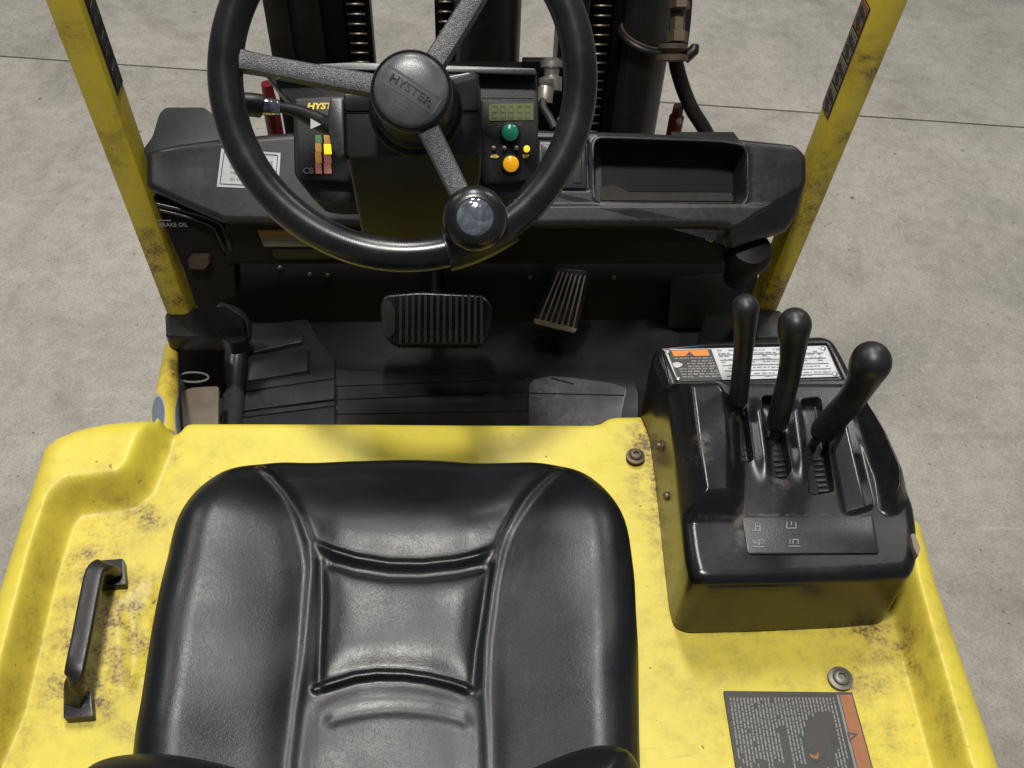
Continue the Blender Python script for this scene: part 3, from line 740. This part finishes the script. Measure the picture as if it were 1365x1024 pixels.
PA = Plane((0, 1.31, .70), (0, -.55, .83))
acc = prism('accelerator_pedal', PA, [(740, 357), (782, 360), (788, 368), (769, 440), (762, 444), (714, 432), (710, 427)], -.02, 0, M['pedal'], T, r=4, bevel=.004, label='narrow slanted accelerator pedal with ribs')
for i in range(7):
    a = (717+i*7.6, 428+i*1.6); b = (744+i*5.8, 362+i*.9)
    prism('rib', Plane(PA.pt(0, 0, .0005), PA.n), [a, (a[0]+2.6, a[1]+.6), (b[0]+2.2, b[1]), b], -.002, .005, M['tan'], acc, bevel=.0008)
prism('pedal_toe', Plane(PA.pt(0, 0, .0005), PA.n), [(712, 424), (770, 438), (766, 444), (712, 431)], -.002, .006, M['tan'], acc, r=2, bevel=.001)
tube('pedal_arm', [PB1.hit(582, 420, -.02), PB1.hit(582, 380, -.06), (PB1.hit(582, 340, -.10))], .012, M['dark'], T)
for (x, y) in ((373, 357), (707, 370), (818, 370), (413, 366), (437, 367), (914, 371)):
    bolt(x, y, Plane(PTB.pt(0, 0, .0005), PTB.n), bpy.data.objects['toe_board'], .0026, M['brassd2'])
prism('floor_bracket', Plane(PTB.pt(0, 0, 0), PTB.n), [(895, 372), (985, 365), (1005, 400), (1000, 440), (890, 438)], -.002, .02, M['olive'], T, r=5, bevel=.004)
prism('side_sill', HZ(.72), [(925, 470), (940, 420), (1030, 416), (1046, 440), (1046, 480)], -.3, 0, M['dark'], T, r=3, bevel=.003)
prism('grey_block', HZ(.78), [(1010, 412), (1042, 414), (1044, 450), (1008, 450)], -.1, 0, M['olive'], T, r=4, bevel=.004)

# ---- steering column
CW = DP(539, 103, .896)
el = math.radians(46)
NW = Vector((0, -math.cos(el), math.sin(el)))
PW = Plane(CW, NW)
PS2 = Plane(DP(550, 165, 1.02), (0, -.72, .69))
shr = prism('column_shroud', PS2, [(456, 132), (520, 124), (584, 120), (634, 92), (641, 120), (642, 205), (560, 209), (463, 210), (458, 190)], -.11, 0, M['colp'], T, r=4, bevel=.006, seg=3)
prism('shroud_lid', Plane(PS2.pt(0, 0, .0005), PS2.n), [(458, 126), (520, 112), (580, 105), (626, 96), (637, 104), (638, 148), (458, 148)], -.03, .003, M['colp'], shr, r=3, bevel=.003)
line('shroud_seam', PS2, (457, 150), (641, 150), 1.6, M['dark'], shr, .0012)
PL_ = Plane(PS2.hit(550, 208, -.004), (0, -1, -.10))
prism('column_cover', PL_, [(462, 206), (642, 203), (641, 235), (618, 352), (490, 352)], -.12, 0, M['colp'], T, r=6, bevel=.006, seg=3)

# ---- instrument cluster
PC = Plane(DP(555, 180, 1.12), (0, -.66, .75))
clu = prism('instrument_cluster', PC, [(352, 100), (362, 88), (470, 84), (700, 90), (716, 96), (718, 140), (717, 240), (712, 258), (640, 268), (560, 272), (440, 272), (420, 268), (400, 244), (392, 232), (390, 140)], -.10, -.012, M['plastic'], T, r=5, bevel=.006, seg=3)
prism('cluster_brow', Plane(PC.pt(0, 0, .004), PC.n), [(362, 88), (470, 83), (714, 91), (716, 100), (640, 98), (470, 94), (366, 98)], -.02, .004, M['dashp'], clu, r=3, bevel=.003)
lp_ = prism('gauge_panel', PC, [(391, 131), (440, 128), (520, 128), (520, 246), (403, 238), (397, 228)], -.01, .004, M['panelp'], clu, r=6, bevel=.003)
rp = prism('display_panel', PC, [(641, 132), (714, 133), (718, 140), (716, 232), (708, 240), (645, 245), (641, 238)], -.01, .004, M['panelp'], clu, r=5, bevel=.003)
prism('panel_recess_line', PC, [(643, 128), (712, 129), (712, 131), (643, 130)], .003, .006, M['dashp'], clu)
G = Plane(PC.pt(0, 0, .0045), PC.n)
text('brand_lettering', 'HYSTER', G, G.hit(433, 142, .0003), .0092, M['yellowink'], lp_, shear=.2, sx=1.22, bold=.0004)
# coloured charge and hour gauges
def bar(x0, x1, ys, mats, name):
    for (a, b), m in zip(zip(ys, ys[1:]), mats): prism(name, G, [(x0, a), (x1, a), (x1+1.2, b-.5), (x0+.8, b-.5)], 0, .0008, M[m], lp_)
bar(420, 428, [180, 191, 203, 218, 232], ['greenink', 'amberink', 'amberink', 'pinkink'], 'gauge_bar')
bar(431.5, 441, [180, 192, 206, 218, 232], ['amberink', 'led_on', 'pinkink', 'pinkink'], 'gauge_bar')
bar(420, 436, [156, 162], ['greenink'], 'gauge_bar')
text('gauge_mark', 'CB', G, G.hit(411, 228, .0003), .0095, M['label_line'], lp_)
# LCD with seven-segment digits
lcd = prism('hour_meter', G, [(652, 139), (711, 138), (711, 160), (652, 161)], -.001, .001, M['lcd'], rp, r=2)
LP = Plane(G.pt(0, 0, .0012), G.n)
for d in range(5):
    x0 = 656+d*10.8+(1 if d > 2 else 0); x1 = x0+7; y0, ym, y1 = 141.5, 149.5, 157.5
    segs = {'a': ((x0, y0), (x1, y0)), 'b': ((x1, y0), (x1, ym)), 'c': ((x1, ym), (x1, y1)), 'd': ((x0, y1), (x1, y1)), 'e': ((x0, ym), (x0, y1)), 'f': ((x0, y0), (x0, ym)), 'g': ((x0, ym), (x1, ym))}
    for k in ['abged', 'abcdefg', 'abcdefg', 'acdfg', 'acdefg'][d]:
        line('digit_segment', LP, *segs[k], 1.5, M['lcdseg'], lcd, .0005)
def button(name, x, y, r, mat, parent, ring=True):
    p = G.hit(x, y)
    if ring: lathe('button_ring', p, G.n, [(r*1.3, 0), (r*1.28, .002), (r*1.05, .0025), (r*1.04, .001)], M['dark'], parent, n=28)
    return lathe(name, p, G.n, [(r, 0), (r, .003), (r*.85, .0046), (r*.45, .0056), (.0002, .0059)], mat, parent, n=28)
button('green_button', 680, 177, .0092, M['green_lens'], rp); button('amber_button', 681, 219, .0088, M['amber_lens'], rp)
for x in (658, 672, 688): button('status_led', x, 198, .0024, M['led_off'], rp, False)
button('status_led', 702, 199, .0036, M['led_on'], rp, False)
prism('turtle_symbol', G, rounded([(653, 210), (656, 206), (662, 206), (666, 209), (662, 211)], 1.5), 0, .0008, M['yellowink'], rp)
prism('battery_symbol', G, [(696, 206), (706, 206), (704, 210), (698, 211)], 0, .0008, M['yellowink'], rp)
prism('chin', Plane(PC.pt(0, 0, -.02), (0, -1, -.05)), [(403, 240), (500, 250), (500, 276), (424, 272)], -.05, 0, M['dark'], clu, r=2)

# ---- direction lever on the column's left
lv = [DP(470, 172, 1.03), DP(440, 168, 1.02), DP(415, 157, 1.01), DP(395, 148, 1.0), DP(372, 143, .99), DP(345, 141, .985), DP(322, 141, .98)]
dl_ = tube('direction_lever', smooth_path(lv, 5), list(np.interp(np.linspace(0, 6, 31), [0, 1, 2, 3, 4, 5, 6], [.012, .011, .010, .008, .006, .009, .008])), M['rubber'], T, n=14, flat=.8, refn=(0, 0, 1))
tube('lever_grip', smooth_path([DP(350, 142, .983), DP(338, 140, .98), DP(322, 139, .978), DP(312, 139, .977)], 4), [.0095]+[.0115]*8+[.011, .009, .0055, .002], M['rubber'], dl_, n=16)
tube('metal_sleeve', [DP(372, 144, .987), DP(360, 142.5, .984), DP(347, 141.5, .982)], [.0078, .0085, .0085], M['chrome'], dl_, n=16)
prism('paddle', Plane(DP(449, 170, 1.00), (0, -.66, .75)), [(440, 131), (458, 130), (459, 208), (450, 209), (441, 195), (437, 170), (437, 145)], -.03, 0, M['dashp'], dl_, r=4, bevel=.003)
tri('arrow_mark', Plane(DP(420, 165, 1.0), (0, -.66, .75)), [(414, 158), (428, 166), (414, 172)], M['palegrey'], dl_)

# ---- steering wheel
R0, r0 = .1565, .0153
SW = empty('steering_wheel', CW); SW.parent = T; SW.location = CW-WL['forklift']
def wpt(a, r=R0, h=0.0): return PW.pt(r*math.cos(a), r*math.sin(a), h)
tube('rim', [wpt(2*math.pi*k/120) for k in range(120)], r0, M['rim'], SW, n=24, closed=True, refn=NW)
hc = PW.loc(PW.hit(549, 124))
H = PW.pt(hc[0], hc[1], 0)
hub = lathe('hub', H, NW, [(.030, -.075), (.040, -.062), (.0405, -.050), (.036, -.046), (.0365, -.02), (.0365, .004), (.0355, .009), (.034, .0105), (.033, .0095)], M['colp'], SW, n=56)
lathe('collar', H-NW*.070, NW, [(.034, -.03), (.044, -.022), (.0455, -.010), (.043, -.006), (.038, -.004)], M['dark'], SW, n=48)
capo = lathe('horn_button', H, NW, [(.0322, .006), (.0325, .0105), (.0315, .0125), (.028, .0145), (.020, .0162), (.010, .0171), (.001, .0173)], M['cap'], SW, n=56, label='round grey horn button with raised lettering band')
M['emboss'] = plain('embossed_letters', (.022, .022, .024), .4)
HPn = Plane(H+NW*.0172, NW)
ang = math.radians(-33)
bandc = (547, 110)
bdir = Vector((math.cos(math.radians(-35)), math.sin(math.radians(-35))))
cu_, sv_ = math.cos(ang), math.sin(ang)
def hl(a, b, h=0): return PW.pt(hc[0]+a*cu_-b*sv_, hc[1]+a*sv_+b*cu_, h)
# raised band across the button
def domeh(a, b): r = math.hypot(a, b); return float(np.interp(r, [.001, .010, .020, .028, .0315], [.0173, .0171, .0162, .0145, .0125]))
bm = bmesh.new()
def groove(a0, b0, a1, b1, n=14, wd=.0011, up=.0002):
    vs = []
    for i in range(n+1):
        t = i/n; a = a0+(a1-a0)*t; b = b0+(b1-b0)*t; L = math.hypot(a1-a0, b1-b0); na, nb = -(b1-b0)/L*wd, (a1-a0)/L*wd
        vs.append((bm.verts.new(hl(a+na, b+nb, domeh(a, b)+up)), bm.verts.new(hl(a-na, b-nb, domeh(a, b)+up))))
    for p, q in zip(vs, vs[1:]): bm.faces.new((p[0], p[1], q[1], q[0]))
groove(-.0285, .0065, .0265, .0065); groove(-.0275, -.0075, .0265, -.0075); groove(.0265, .0065, .0265, -.0075, 4)
place('button_grooves', bm_mesh(bm, 'g'), M['ink'], capo)
text('button_lettering', 'HYSTER', Plane(H+NW*.0166, NW), hl(.000, -.0005, .0174), .0100, M['emboss'], capo, rot=ang, sx=1.2, ext=.0004)
bm = bmesh.new()
for p, q in zip([(-.006, -.0145), (.005, -.0145), (.008, -.0165), (.005, -.0185), (-.006, -.0185)], [(.005, -.0145), (.008, -.0165), (.005, -.0185), (-.006, -.0185), (-.006, -.0145)]): groove(*p, *q, n=2, wd=.0004)
place('horn_symbol', bm_mesh(bm, 'g'), M['ink'], capo)
def spoke(px0, px1, w0, w1):
    a = Vector(PW.loc(PW.hit(*px0))); b = Vector(PW.loc(PW.hit(*px1))); d = (b-a).normalized(); n = Vector((-d.y, d.x))
    bm = bmesh.new(); N = 10; rows = []
    for i in range(N+1):
        t = i/N; c = a+(b-a)*t; wd = w0+(w1-w0)*t
        if t > .8: wd += (t-.8)**2*.16
        hgt = .004-.010*math.sin(math.pi*min(1, t*1.0))*.35
        row = []
        for (s, h) in ((-1, -.012), (-1, .0), (-.82, .0035), (0, .0048), (.82, .0035), (1, .0), (1, -.012), (0, -.014)):
            q = c+n*s*wd/2; row.append(bm.verts.new(PW.pt(q.x, q.y, hgt+h)))
        rows.append(row)
    for A_, B_ in zip(rows, rows[1:]):
        for k in range(8): bm.faces.new((A_[k], A_[(k+1) % 8], B_[(k+1) % 8], B_[k]))
    bm.faces.new(rows[0]); bm.faces.new(rows[-1][::-1])
    return place('spoke', bm_mesh(bm, 'spoke'), M['spoke'], SW, None, 40)
spoke((520, 118), (306, 78), .0195, .0165)
e2 = math.atan2(1.45, 1.0)
bb = PW.loc(PW.hit(650, -28)); 
spoke((572, 95), (662, -50), .020, .018); spoke((565, 160), (634, 300), .020, .018)
# knob on its clamp
a1, a2 = math.radians(-76), math.radians(-46)
def rimang(px, py): q = PW.loc(PW.hit(px, py)); return math.atan2(q[1], q[0])
a1, a2 = rimang(598, 345), rimang(683, 308)
tube('knob_clamp', [wpt(a1+(a2-a1)*k/16) for k in range(17)], .0192, M['plastic'], SW, n=20, refn=NW)
kn = PW.hit(633, 291, .034)
K = lathe('spinner_knob', kn, NW, [(.010, -.040), (.012, -.022), (.024, -.020), (.0278, -.012), (.0285, -.004), (.0272, .003), (.0235, .0085), (.0185, .0108), (.0163, .0112)], M['rim'], SW, n=56)
lathe('knob_cap', kn+NW*.0108, NW, [(.0160, -.002), (.0156, .0006), (.0150, .0010), (.011, .0024), (.006, .0032), (.0005, .0035)], M['chrome'], SW, n=48)
lathe('clamp_screw', PW.hit(603, 337, .012), NW, [(.004, -.004), (.004, .001), (.003, .002), (.0005, .002)], M['chrome'], SW, n=16)

# ---- lever console
ZC = 1.11
PCo = HZ(ZC)
co = [(870, 474), (874, 459), (940, 452), (1000, 448), (1098, 443), (1114, 450), (1130, 478), (1146, 512), (1168, 560), (1200, 622), (1221, 670), (1226, 700), (1226, 745), (1217, 764), (1160, 769), (1040, 774), (940, 776), (922, 768), (915, 740), (905, 660), (893, 560), (884, 505)]
slots = [rounded([(974, 540), (990, 545), (1002, 617), (988, 619)], 5), rounded([(1014, 536), (1031, 536), (1053, 628), (1046, 640), (1030, 637), (1023, 622)], 5), rounded([(1066, 540), (1090, 538), (1111, 655), (1080, 660)], 4), rounded([(1108, 600), (1128, 560), (1160, 675), (1128, 684)], 6)]
lump = rounded([(891, 520), (960, 516), (978, 540), (986, 640), (984, 690), (918, 694), (905, 620)], 14)
rlump = rounded([(1132, 540), (1150, 545), (1178, 585), (1205, 640), (1204, 668), (1192, 682), (1178, 680), (1172, 640), (1150, 590)], 10)
valley = rounded([(975, 535), (1125, 535), (1168, 600), (1172, 684), (984, 686)], 8)
def con_z(x, y, d):
    px, py = plane_px(HZ(0), x, y, ZC) if False else to_px(np.stack([x, y, np.full_like(x, ZC)], 1))
    z = np.full_like(x, ZC)
    z += .026*sst(-8, 25, sdf(px, py, lump)) + .026*sst(-8, 20, sdf(px, py, rlump))
    z += .010*sst(700, 520, py)*sst(512, 524, py)
    v = sdf(px, py, valley)
    hm = np.zeros_like(x)
    for cx0, cx1 in ((1003, 1030), (1052, 1078)):
        t = np.clip((py-540)/100., 0, 1); cx = cx0+(cx1-cx0)*t*.6-4
        hm = np.maximum(hm, np.exp(-((px-cx-6)/10.)**2)*sst(535, 560, py)*sst(655, 610, py))
    z += .0065*hm
    for s_ in slots[:3]: z -= .012*sst(-2, 2.5, sdf(px, py, s_))
    z -= .006*sst(-8, 6, sdf(px, py, slots[3]))
    # recess of the plate area, front
    z -= .003*sst(-1, 2, sdf(px, py, [(881, 461), (1104, 458), (1126, 506), (894, 512)]))
    r = .014; dd = np.clip(d, 0, r); z -= r-np.sqrt(np.maximum(r*r-(r-dd)**2, 0))
    return z
cd = blobs([(935, 590, 10, 12, .9), (925, 612, 20, 8, .35), (1090, 545, 20, 10, .35), (1096, 650, 16, 10, .5), (985, 700, 7, 28, .8), (1040, 689, 120, 4, .6), (1215, 720, 12, 16, .4), (1040, 640, 12, 14, .6)])
con = dome('lever_console', [PCo.hit(*p) for p in rounded(co, 9, 3)], PCo.hit(1045, 620), con_z, ZD+.001, M['glossp'], T, nt=800, ns=300, inset=-.012, dirt=cd, power=.85)
box('console_pedestal', (PCo.hit(985, 470).x+.005, PCo.hit(1000, 470).y-.055, .88), (.175, .10, .22), M['dark'], T, bevel=.004)
# slot liners
for i, s_ in enumerate(slots[:3]):
    lin = prism('lever_slot', Plane((0, 0, ZC-.008), (0, 0, 1)), s_, -.004, .0008, M['dark'], con)
    c_ = [np.mean([p[0] for p in s_]), 0]
    xs = [p[0] for p in s_]; ys = [p[1] for p in s_]
    for k in range(7 if i != 0 else 5):
        y = max(ys)-6-k*7.0; xm = np.interp(y, [min(ys), max(ys)], [(s_[0][0]+s_[3][0])/2, (max(xs)+min(xs))/2])
        sl = [p for p in s_]; 
        xl = min(xs)+(y-min(ys))/(max(ys)-min(ys))*(max(xs)-min(xs))*.55; 
        prism('brush_ridge', Plane((0, 0, ZC-.0072), (0, 0, 1)), [(xl+2, y), (xl+15, y-1), (xl+15, y+1.4), (xl+2, y+2.4)], 0, .002, M['rubber'], lin)
# rating plate
cp = Plane((0, 0, ZC-.0015), (0, 0, 1))
plate = prism('rating_plate', cp, [(885, 466), (1101, 461), (1119, 502), (903, 508)], -.0012, 0, M['white'], con, r=2, label='white rating plate with warning panel and table')
cp2 = Plane((0, 0, ZC-.0011), (0, 0, 1))
prism('warning_panel', cp2, [(889, 467), (948, 465.5), (963, 506), (904, 507.5)], -.0003, 0, M['decalblack'], plate)
cp3 = Plane((0, 0, ZC-.0007), (0, 0, 1))
prism('warning_header', cp3, [(895, 467.5), (943, 466.5), (946, 474), (898, 475)], -.0003, 0, M['orange'], plate)
cp4 = Plane((0, 0, ZC-.0003), (0, 0, 1))
tri('warning_triangle', cp4, [(914, 474), (919, 468.5), (925, 474)], M['ink'], plate)
prism('hand_symbol', cp3, rounded([(896, 484), (904, 482.5), (911, 486), (905, 490), (899, 490)], 2), -.0003, 0, M['white'], plate)
bm = bmesh.new()
def words(bm, pl, x0, x1, y, hgt, sl=-.02, dens=.85):
    x = x0
    while x < x1:
        L = random.uniform(2, 8)
        if random.random() < dens: quad(bm, [pl.hit(x, y+(x-x0)*sl), pl.hit(min(x+L, x1), y+(x-x0)*sl), pl.hit(min(x+L, x1), y+hgt+(x-x0)*sl), pl.hit(x, y+hgt+(x-x0)*sl)])
        x += L+random.uniform(1, 2.5)
for k in range(8): words(bm, cp3, 899+k*1.5+(14 if k in (1, 2, 3) else 0), 949+k*1.7, 477+k*3.5, 1.9, -.02, .93)
place('warning_print', bm_mesh(bm, 'w'), M['label_line'], plate, kind='stuff')
bm = bmesh.new()
for k in range(10): words(bm, cp3, 956+k*1.4, 1092+k*2.0, 466.5+k*3.9, 1.1, -.022, .45 if k % 2 else .62)
place('table_print', bm_mesh(bm, 'w'), M['greyink'], plate, kind='stuff')
for k in range(5):
    line('table_rule', cp3, (957+k*3, 473+k*7), (1098+k*3.2, 470+k*7), .7, M['greyink'], plate, .0002)
for (x, y) in ((890, 469), (904, 505), (1097, 465), (1113, 499)):
    lathe('rivet', cp.hit(x, y), (0, 0, 1), [(.0032, 0), (.003, .0012), (.002, .002), (.0003, .0022)], M['steel'], plate, n=16)
# lever legend panel
LPn = Plane((0, 0, ZC+.0022), (0, 0, 1))
leg_ = prism('legend_panel', LPn, [(989, 688), (1163, 687), (1173, 737), (997, 738)], -.004, 0, M['plastic'], con, r=5, bevel=.001)
def sym(cx, cy, kind):
    P = Plane((0, 0, ZC+.0024), (0, 0, 1))
    L = lambda a, b: line('legend_symbol', P, (cx+a[0], cy+a[1]), (cx+b[0], cy+b[1]), 1.0, M['greyink'], leg_, .0003)
    for a, b in kind: L(a, b)
sym(1008, 703, [((-5, 4), (6, 4)), ((-1, -5), (-1, 4)), ((-1, -1), (5, -1)), ((5, -5), (5, 4))])
sym(1011, 723, [((-7, 6), (8, 6)), ((-6, 1), (-6, -4)), ((-6, 1), (1, 1)), ((1, -4), (1, 4)), ((4, -3), (7, -3)), ((4, 1), (7, 1))])
sym(1055, 700, [((-6, -4), (-6, 4)), ((-6, 4), (6, 4)), ((6, 4), (6, -4)), ((0, -5), (0, 0))])
sym(1058, 722, [((-7, 6), (9, 6)), ((-5, -3), (-5, 3)), ((-1, 3), (-1, -3)), ((-1, -3), (6, -3)), ((6, -3), (6, 3))])
prism('side_latch', Plane((0, 0, ZC+.001), (0, 0, 1)), [(1214, 712), (1219, 711), (1227, 730), (1224, 742), (1218, 730)], -.01, .004, M['beige'], con, r=2)
for (x, y) in ((882, 595), (893, 662)): bolt(x, y, Plane(PCo.hit(886, 600, -.05), (-1, 0, .2)), con, .005, M['brass'])

# ---- control levers
def control_lever(base, mid, top, hts, rads, label, bend=0.0):
    b = HZ(hts[0]).hit(*base); m = HZ(hts[1]).hit(*mid); t = HZ(hts[2]).hit(*top)
    d = (t-m).normalized(); sd = d.cross(Vector((0, -1, .3))).normalized()
    path = smooth_path([b, b.lerp(m, .5)+sd*bend*.5, m+sd*bend, m.lerp(t, .55)+sd*bend*.5, t], 7)
    prof = list(np.interp(np.linspace(0, 4, 29), [0, 1, 1.8, 2.5, 3.1, 3.6, 4], [.70, .70, .70, .72, .82, .97, 1.0])*rads)
    for k in range(1, 9):
        q = k/8*math.pi/2; path.append(t+d*rads*.95*math.sin(q)); prof.append(max(.02, math.cos(q))*rads)
    off = [max(0, p/rads-.70) for p in prof[:29]]+[.30]*8
    path = [p+Vector((-1, .25, 0))*rads*.75*f for p, f in zip(path, off)]
    o = tube('control_lever', path, prof, M['rubber'], T, n=24, label=label, flat=.92, refn=(1, 0, 0))
    lathe('lever_cuff', b, (m-b), [(rads*.58, -.006), (rads*.63, -.003), (rads*.65, .006), (rads*.60, .009)], M['plastic'], o, n=20)
    lathe('lever_rod', b-(m-b).normalized()*.012, (m-b), [(.005, -.03), (.005, .012)], M['brass'], o, n=12)
    return o
control_lever((984, 535), (990, 478), (998, 412), (ZC+.02, ZC+.075, ZC+.135), .0158, 'upright left control lever beside the footwell', .0)
control_lever((1036, 564), (1052, 500), (1065, 434), (ZC+.02, ZC+.085, ZC+.150), .0182, 'middle control lever leaning slightly right', .0)
control_lever((1098, 574), (1131, 532), (1168, 484), (ZC+.025, ZC+.09, ZC+.150), .0212, 'right control lever leaning far right', .003)

# ---- mast
YM = 1.62
VM = Plane((0, YM, 0), (0, -1, 0))
def rail(name, x0, x1, y_, dep, mat, zt=2.2, zb=.15, py=40, lab=None, bevel=.004):
    vm = Plane((0, y_, 0), (0, -1, 0)); a = vm.hit(x0, py).x; b = vm.hit(x1, py).x
    return box(name, ((a+b)/2, y_+dep/2, (zt+zb)/2), (b-a, dep, zt-zb), mat, T, bevel=bevel, label=lab)
rail('outer_rail', 356, 388, YM, .10, M['mast'], lab='left outer rail of the mast'); rail('outer_rail', 389, 430, YM+.02, .08, M['mast']); rail('inner_rail', 431, 461, YM+.045, .06, M['dark'])
rail('inner_rail', 461, 496, YM+.07, .04, M['dark'])
rail('centre_beam', 580, 608, YM+.09, .03, M['dark'])
rail('inner_rail', 745, 783, YM+.0, .08, M['mast']); rail('inner_rail', 783, 818, YM+.07, .04, M['dark']); rail('inner_rail', 818, 842, YM+.04, .06, M['dark'])
c0 = VM.hit(651, 40); cr_ = abs(VM.hit(697, 40).x-VM.hit(605, 40).x)/2
lathe('lift_cylinder', (c0.x, YM+.06, 0), (0, 0, 1), [(cr_, .2), (cr_, 1.6), (cr_*1.1, 1.605), (cr_*1.1, 1.66), (cr_*.7, 1.665), (cr_*.7, 2.2)], M['mast'], T, n=40)
c1 = VM.hit(868, 40); cr1 = abs(VM.hit(903, 40).x-VM.hit(838, 40).x)/2
tc = lathe('side_cylinder', (c1.x, YM+.03, 0), (0, 0, 1), [(cr1, .2), (cr1, 2.2)], M['sidecyl'], T, n=40)
# lift chains, link by link
def chain(x0, x1, py, yy):
    vm = Plane((0, yy, 0), (0, -1, 0)); a = vm.hit(x0, py).x; b = vm.hit(x1, py).x; cx = (a+b)/2; wd = b-a
    ch = box('lift_chain', (cx, yy+.006, 1.0), (wd*.45, .006, .62), M['dark'], T, bevel=0)
    first = None
    for k in range(32):
        z = .70+k*.0195
        if first is None:
            bm = bmesh.new()
            for s_, (ww, hh2, yo) in enumerate(((wd*.92, .0042, 0), (wd*.5, .008, .006))):
                bmesh.ops.create_cube(bm, size=1, matrix=Matrix.Translation((cx, yy+yo, z+s_*.002)) @ Matrix.Diagonal((ww, .005, hh2, 1)))
            bev(bm, .0018, 1)
            first = place('chain_link', bm_mesh(bm, 'chain_link'), M['chain'], ch, None, 40)
        else: clone(first, WL[first.name]+Vector((random.uniform(-.0006, .0006), 0, k*.0195)), ch)
chain(463, 490, 40, YM+.05); chain(583, 604, 10, YM+.06); chain(788, 814, 40, YM+.05)
# hoses and clamp at the mast's right
D1 = 1.66
hs = tube('hydraulic_hose', smooth_path([DP(905, -60, 1.55), DP(905, 0, 1.60), DP(902, 40, 1.64), DP(900, 75, 1.67), DP(908, 110, 1.70), (DP(922, 145, 1.74)), DP(944, 182, 1.78), DP(965, 240, 1.85)], 6), .0125, M['rubber'], T, n=14)
tube('hydraulic_hose', smooth_path([DP(919, -60, 1.60), DP(917, 0, 1.64), DP(915, 30, 1.66), DP(911, 62, 1.68)], 6), .0075, M['mast'], T, n=12)
lathe('hose_fitting', DP(903, 46, 1.62), ROT @ Vector((0, 1, .15)), [(.017, -.012), (.0175, .004), (.012, .006), (.0125, .03), (.009, .034)], M['brass'], T, n=6, smooth=20)
lathe('hose_fitting', DP(906, 8, 1.60), ROT @ Vector((0, 1, .15)), [(.012, -.006), (.0165, -.004), (.0165, .006), (.012, .01)], M['brass'], T, n=6, smooth=20)
cl = []
cc = VM.hit(868, 66)
for k in range(40):
    t = 2*math.pi*k/40; cl.append(Vector((c1.x+(cr1+.004)*math.cos(t)+(.018 if math.cos(t) > .3 else 0)*math.cos(t), YM+.03+(cr1+.004)*math.sin(t), VM.hit(868, 62).z-.012*math.cos(t))))
tube('hose_clamp', cl, .0075, M['rubber'], T, n=8, closed=True)
tube('clamp_edge', [p+Vector((0, 0, .009)) for p in cl], .0022, M['brass'], T, n=6, closed=True)
tube('clamp_ear', [DP(912, 78, 1.64), DP(926, 66, 1.63), DP(927, 60, 1.63)], [.010, .009, .006], M['rubber'], T, n=10)
lathe('hose_flange', DP(896, 70, 1.62), ROT @ Vector((0, 1, .3)), [(.020, -.014), (.026, -.012), (.026, -.004), (.014, -.002), (.024, .006), (.024, .012), (.012, .014)], M['brass'], T, n=24)
# red fittings on both sides
for (x, y, d, h_) in ((361, 142, 1.62, .085), (902, 156, 1.76, .045)):
    c = DP(x, y, d)
    rb = lathe('red_bracket', c, (0, 0, 1), [(.013, -h_/2-.02), (.013, 0), (.0095, h_/2-.02), (.009, h_/2)], M['red'], T, n=20)
    lathe('bracket_bolt', c+Vector((.0, -.016, .005)), (0, -1, .2), [(.006, 0), (.006, .006), (.003, .008)], M['zinc'], rb, n=12)
# fittings between dashboard and mast
f0 = DP(735, 92, 1.52)
lathe('hose_coupling', f0, ROT @ Vector((0, 1, .2)), [(.012, -.035), (.016, -.032), (.016, -.012), (.011, -.01), (.012, .0), (.017, .002), (.017, .010), (.009, .016)], M['steel'], T, n=20)
lathe('hose_coupling', DP(727, 122, 1.50), ROT @ Vector((.1, 1, .2)), [(.012, -.016), (.012, .004), (.010, .008), (.012, .012), (.012, .018)], M['zinc'], T, n=18)
tube('hydraulic_hose', smooth_path([DP(725, 128, 1.50), DP(724, 142, 1.49), DP(732, 156, 1.48), DP(740, 172, 1.47)], 5), .006, M['rubber'], T)
box('cross_plate', (DP(732, 98, 1.56)), (.085, .012, .05), M['dark'], T, bevel=.002)
box('cross_beam', (DP(655, 150, 1.66)), (.26, .05, .16), M['dark'], T, bevel=.004)
tube('bracket_tip', [DP(748, 158, 1.48), DP(752, 166, 1.475), DP(760, 167, 1.47)], .006, M['palegrey'], T)

# ---- chassis below
box('chassis', (WL['hood'].x, .10, .36), (.96, 1.1, .50), M['yellow2'], T, bevel=.02)
box('front_frame', (-.02, 1.36, .40), (.86, .46, .40), M['dark'], T, bevel=.02)

for x in (-.40, .38):
    for y, rad in ((1.30, .24), (-.25, .20)):
        ty = lathe('tyre', (x-.09, y, rad), (1, 0, 0), [(rad*.55, 0), (rad*.93, .004), (rad, .02), (rad, .16), (rad*.93, .176), (rad*.55, .18)], M['rubber'], T, n=48)
        lathe('wheel_hub', (x-.088, y, rad), (1, 0, 0), [(rad*.2, .0), (rad*.53, .01), (rad*.53, .165), (rad*.2, .176)], M['yellow2'], ty, n=32)
